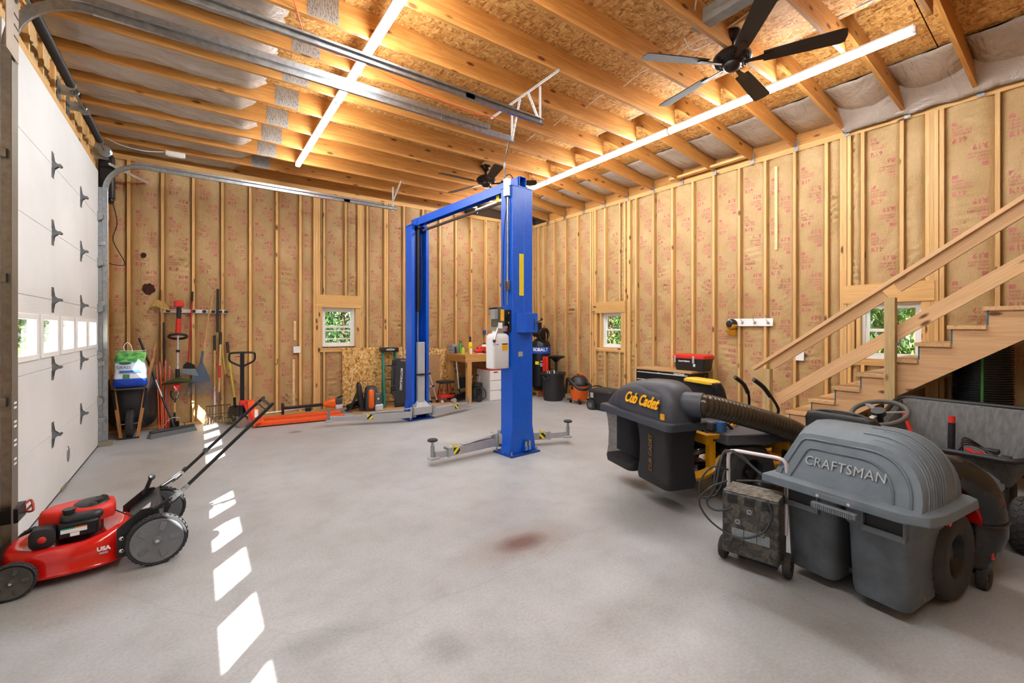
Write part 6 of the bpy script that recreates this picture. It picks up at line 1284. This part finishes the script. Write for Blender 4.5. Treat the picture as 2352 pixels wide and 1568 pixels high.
# --- ladders and creeper
gl_ = thing('step_ladder', 'folded green fibreglass step ladder leaning beside the lift column', 'ladder', (3.18, 8.55, 0)); grn = plain('ladder green', '#0f7a66', .4, 0, .1)
for s_ in (-1, 1):
    MB().bar((s_*.16-.01, -.06, .02), (s_*.13, .16, 1.12), .035, .06, (0, 1, 0)).build('front_rail', grn, gl_, bevel=.004); MB().bar((s_*.15, .10, .02), (s_*.12, .19, 1.08), .03, .04, (0, 1, 0)).build('rear_rail', grn, gl_, bevel=.004)
for i in range(3): z = .27+.27*i; MB().box(-.15, .15, -.08+.22*z/1.12, .0+.22*z/1.12, z-.012, z+.012).build('step', galv, gl_)
MB().box(-.18, .18, .07, .24, 1.09, 1.18).build('top_cap', black, gl_, bevel=.015); lg_ = MB().ball((.0, .068, 1.135), (.09, .004, .018)).build('logo_oval', inkw, gl_, smooth=60); text('WERNER', .026, inkb, gl_, (0, .062, 1.135), (1, 0, 0), (0, 0, 1), ext=.0008, bold=.0006)
cr = thing('mechanic_creeper', 'black plastic mechanic creeper board stood upright on the step ladder', 'creeper', (3.30, 8.38, 0), -4)
cp_ = MB().prism([(-.12, .02), (.12, .02), (.13, .18), (.21, .30), (.22, .80), (.20, .95), (.10, .97), (-.10, .97), (-.20, .95), (-.22, .80), (-.21, .30), (-.13, .18)], 0, .04, 'xz').build('board', plain('creeper black', '#2b2d31', .45), cr, bevel=.012); cp_.rotation_euler = (math.radians(-7), 0, math.radians(0)); cp_.matrix_local = Matrix.Rotation(math.radians(5), 4, 'Y') @ Matrix.Rotation(math.radians(-6), 4, 'X')
text('MOTORGUARD', .062, inkw, cp_, (-.02, -.002, .55), (.0, 0, -1), (1, 0, 0), ext=.001, bold=.001)
for x, z in ((-.18, .88), (.18, .88), (-.17, .38), (.17, .38), (-.08, .06), (.08, .06)): MB().box(x-.05, x+.05, -.02, .0, z-.05, z+.05).build('caster_pod', black, cp_, bevel=.012)
MB().box(-.17, -.14, -.012, .0, .45, .78).build('tool_tray', black, cp_); MB().box(-.05, .05, -.006, 0, .91, .94).build('hand_slot', plain('slot tan', '#8a7458', .7), cp_)
al = thing('telescoping_ladder', 'slim aluminium telescoping ladder leaning right of the far lift column', 'ladder', (3.98, 8.45, 0)); alu = plain('aluminium', '#d3d0cc', .3, .8, .06)
rod((.0, 0, .04), (-.17, .22, 1.14), .018, alu, 'left_tube', al); rod((.14, -.02, .04), (-.10, .22, 1.14), .018, alu, 'right_tube', al)
for t2 in (.28, .52, .75): MB().bar(Vector((0, 0, .04)).lerp(Vector((-.17, .22, 1.14)), t2), Vector((.14, -.02, .04)).lerp(Vector((-.10, .22, 1.14)), t2), .03, .03).build('rung', alu, al, bevel=.004); p_ = Vector((.14, -.02, .04)).lerp(Vector((-.10, .22, 1.14)), t2); MB().cbox(p_, (.045, .045, .04)).build('collar', black, al)
for x, y in ((0, 0), (.14, -.02)): MB().box(x-.025, x+.025, y-.025, y+.025, 0, .06).build('foot', black, al)
# --- rolling seat, low seat and floor jack
rs_ = thing('rolling_stool', 'red mechanic rolling seat with tray and black padded top', 'stool', (4.30, 8.42, .006)); MB().box(-.16, .16, -.13, .13, .09, .15).build('tray', redpl, rs_, bevel=.008)
for x in (-.12, .12):
    for y in (-.1, .1): rod((x, y, .15), (x*.7, y*.7, .40), .011, plain('red tube', '#8a1a16', .4), 'leg', rs_); MB().cyl((x, y-.012, .03), (x, y+.012, .03), .03, n=12).build('caster', white, rs_, smooth=50); rod((x, y, .04), (x, y, .1), .008, steel, 'caster_stem', rs_)
MB().loft([[Vector((a*k, b*k, z)) for a, b in rrect(.34, .26, .04, 3)] for z, k in ((.40, .97), (.41, 1), (.435, 1), (.445, .9))]).build('seat_pad', black, rs_, smooth=50)
fj = thing('floor_jack', 'black floor jack with a long white handle beside the workbench leg', 'jack', (4.62, 8.36, .0), 10)
for s_ in (-1, 1): MB().bar((-.26, s_*.10, .09), (.26, s_*.09, .085), .014, .09).build('side_plate', blackm, fj, bevel=.004)
for x, r_ in ((-.24, .05), (.24, .035)):
    for s_ in (-1, 1): MB().cyl((x, s_*.12-.015, r_), (x, s_*.12+.015, r_), r_, n=16).build('wheel', plain('jack wheel', '#b8b8b0', .5), fj, smooth=50)
MB().bar((-.2, 0, .10), (.22, 0, .17), .09, .05).build('lift_arm', blackm, fj, bevel=.006); MB().lathe([(0, .03), (.05, .03), (.055, .02), (.03, 0), (0, 0)], (.22, 0, .18), (0, 0, 1), 18).build('saddle', black, fj, smooth=50); rod((-.22, 0, .08), (-.05, 0, .10), .04, steel, 'cylinder', fj); rod((.02, 0, .15), (.0, .03, .26), .022, black, 'handle_socket', fj); rod((.0, .03, .25), (-.03, .10, 1.02), .015, plain('handle white', '#dcdad6', .35), 'handle', fj); rod((-.03, .1, 1.02), (-.033, .11, 1.16), .021, black, 'handle_grip', fj)
MB().cyl((-.2, .05, .14), (-.12, .05, .14), .055, n=16).build('release_valve', black, fj, smooth=50)
# --- workbench
wbch = thing('workbench', 'plain pine workbench against the back wall behind the near lift column', 'workbench', (0, 0, 0))
bp = wood('bench pine', '#dcaa66', '#cf9a55', 0, 1)
plank('bench_top', (4.52, 8.38, 1.005), (6.1, 8.38, 1.005), .86, .03, bp, wbch); plank('front_apron', (4.53, 7.965, .925), (6.1, 7.965, .925), .038, .13, bp, wbch); plank('side_apron', (4.54, 7.99, .925), (4.54, 8.80, .925), .038, .13, wood('bench pine y', '#c8924e', '#b98242', 0, 1), wbch)
for x, y in ((4.62, 7.98), (6.03, 7.98), (4.62, 8.76), (6.03, 8.76)): o = MB().box(-.05, .05, -.04, .04, 0, .99 if y > 8 else .86).build('bench_leg', wood('bench leg', '#deae6c', '#d2a05e', 2, 1), wbch); o.location = (x, y, 0)
ZB = 1.02
def bottle(name, label, x, y, prof, mat, capm=None, capz=None):
    o = thing(name, label, 'bottle', (x, y, ZB)); MB().lathe([(0, 0)]+prof, n=18).build('body', mat, o, smooth=45)
    if capm: MB().lathe([(0, capz[1]), (capz[2], capz[1]), (capz[2], capz[0]), (0, capz[0])], n=14).build('cap', capm, o, smooth=40)
    return o
o = bottle('spray_bottle', 'tall yellow bottle with black nozzle on the workbench', 4.80, 8.22, [(.045, 0), (.048, .01), (.048, .20), (.03, .24), (.02, .25)], plain('bottle yellow', '#f2d21c', .35), black, (.25, .36, .02)); MB().bar((0, 0, .35), (-.04, -.02, .355), .02, .02).build('nozzle', black, o)
bottle('green_can', 'green spray can at the back left of the workbench', 4.69, 8.45, [(.04, 0), (.04, .19), (.03, .22), (.0, .23)], plain('can green', '#4f9a4a', .35), plain('cap green', '#2f7a34', .4), (.22, .27, .028))
bottle('yellow_jug', 'small yellow and green jug on the workbench corner', 4.62, 8.22, [(.04, 0), (.042, .09), (.02, .13), (.018, .15)], plain('jug yellow', '#c8c83c', .4), plain('cap green', '#2f7a34', .4), (.15, .17, .02)); bottle('white_tube', 'little white bottle in front of the yellow bottle', 4.72, 8.06, [(.028, 0), (.028, .10), (.012, .13), (.0, .14)], white, redpl, (.12, .15, .013))
bottle('white_jug', 'white plastic jug at the right end of the workbench', 5.30, 8.45, [(.07, 0), (.075, .02), (.075, .14), (.03, .18), (.0, .18)], white, black, (.18, .21, .03))
gc = thing('grey_case', 'stack of clear grey cases at the left end of the workbench', 'case', (4.60, 8.62, ZB)); 
for i in range(3): MB().box(-.07, .07, -.10, .10, i*.065, i*.065+.06).build('case_tier', plain('clear grey', '#9aa0a4', .25), gc, bevel=.008)
rd = thing('red_drill', 'red cordless power tool lying on the workbench', 'power tool', (5.03, 8.18, ZB)); MB().loft([[Vector((x, y*k, .05+z*k)) for y, z in rrect(.08, .085, .03, 4)] for x, k in ((-.15, .5), (-.1, 1), (.06, 1.0), (.1, .8))]).build('body', redpl, rd, smooth=50); MB().bar((.02, 0, .05), (.10, -.10, .03), .05, .05).build('grip', black, rd, bevel=.015); MB().box(.06, .16, -.16, -.08, 0, .06).build('battery', redpl, rd, bevel=.01); MB().box(-.02, .18, .04, .16, .0, .14).build('second_body', redpl, rd, bevel=.03)
bcz = thing('black_case', 'flat black tool case on the workbench beside the power tool', 'case', (5.42, 8.12, ZB)); MB().box(-.18, .18, -.1, .1, 0, .085).build('case', black, bcz, bevel=.012); MB().box(.03, .08, -.103, -.1, .035, .06).build('latch', inkw, bcz); MB().box(-.08, .1, -.06, .06, .085, .10).build('rag', plain('rag pink', '#c89090', .9), bcz, bevel=.01)
pp = thing('paper_sheet', 'white paper sheet on the front edge of the workbench', 'paper', (4.90, 7.99, ZB)); MB().box(-.07, .07, -.03, .03, 0, .012).build('sheet', inkw, pp)
# --- under the bench
fc = thing('drawer_cabinet', 'white three drawer cabinet with a red top under the workbench', 'cabinet', (5.30, 8.22, 0)); MB().box(-.17, .17, -.27, .27, 0, .66).build('body', white, fc, bevel=.004); MB().box(-.18, .18, -.28, .28, .66, .685).build('red_top', redpl, fc, bevel=.006)
for i in range(3): d_ = MB().box(-.165, .165, -.282, -.27, .012+.215*i, .215+.215*i).build('drawer', plain('drawer white', '#f3f2ef', .35, 0, .02), fc, bevel=.003); MB().box(-.16, .16, -.276, -.27, .216+.215*i, .224+.215*i).build('drawer_gap', plain('gap grey', '#8a8a88', .6), fc)
for a, m_ in ((-.04, redpl), (0, inkb), (.04, redpl)): MB().box(a-.02-.03, a+.02-.03, -.285, -.282, .60, .625).build('emblem', m_, fc)
hr = thing('pressure_washer', 'small black wheeled washer with coiled hose and folding handle under the workbench', 'pressure washer', (4.86, 8.12, 0), 15)
MB().loft([[Vector((a*k, b*k, z)) for a, b in rrect(.28, .24, .08, 4)] for z, k in ((.06, .85), (.10, 1), (.24, 1), (.30, .8), (.33, .5))]).build('body', black, hr, smooth=50)
for k in range(5): MB().torus((.0+.01*k, -.03, .30+.022*k), .13-.008*k, .014, (.1*(k-2), .1, 1), 22, 6).build('hose_coil', black, hr, smooth=60)
for s_ in (-1, 1): MB().cyl((.0, s_*.14-.02, .07), (.0, s_*.14+.02, .07), .07, n=18).build('wheel', rubber, hr, smooth=50)
MB().tube(smoothpath([(-.09, .06, .28), (-.02, .07, .50), (.02, .07, .545), (.18, .07, .545), (.22, .07, .50), (.15, .06, .28)], 4), .009, 8).build('handle', chrome, hr, smooth=60); MB().cyl((.04, .07, .545), (.16, .07, .545), .014, n=10).build('handle_grip', black, hr, smooth=50); MB().tube(smoothpath([(.13, -.08, .3), (.22, -.1, .2), (.2, -.12, .08), (.12, -.12, .05)]), .008, 6).build('cord', black, hr, smooth=60)
fch = thing('folding_frame', 'dark folding frame with silver edges behind the bench leg', 'frame', (4.72, 8.30, 0)); MB().tube([(-.1, .12, 0), (-.1, .12, .52), (.18, .12, .52), (.18, .12, 0)], .012, 8).build('frame_tube', chrome, fch, smooth=40); MB().box(-.09, .17, .11, .135, .25, .5).build('dark_panel', black, fch)
# hook on a stud
hkk = thing('utility_hook', 'small black J hook screwed to a back wall stud', 'hook', (1.18, YB-.002, .97)); MB().tube(smoothpath([(.0, 0, .05), (0, -.02, .04), (0, -.025, -.03), (-.02, -.03, -.05), (-.035, -.03, -.03)]), .005, 6).build('hook', blackm, hkk, smooth=60)
bpy.context.view_layer.update()
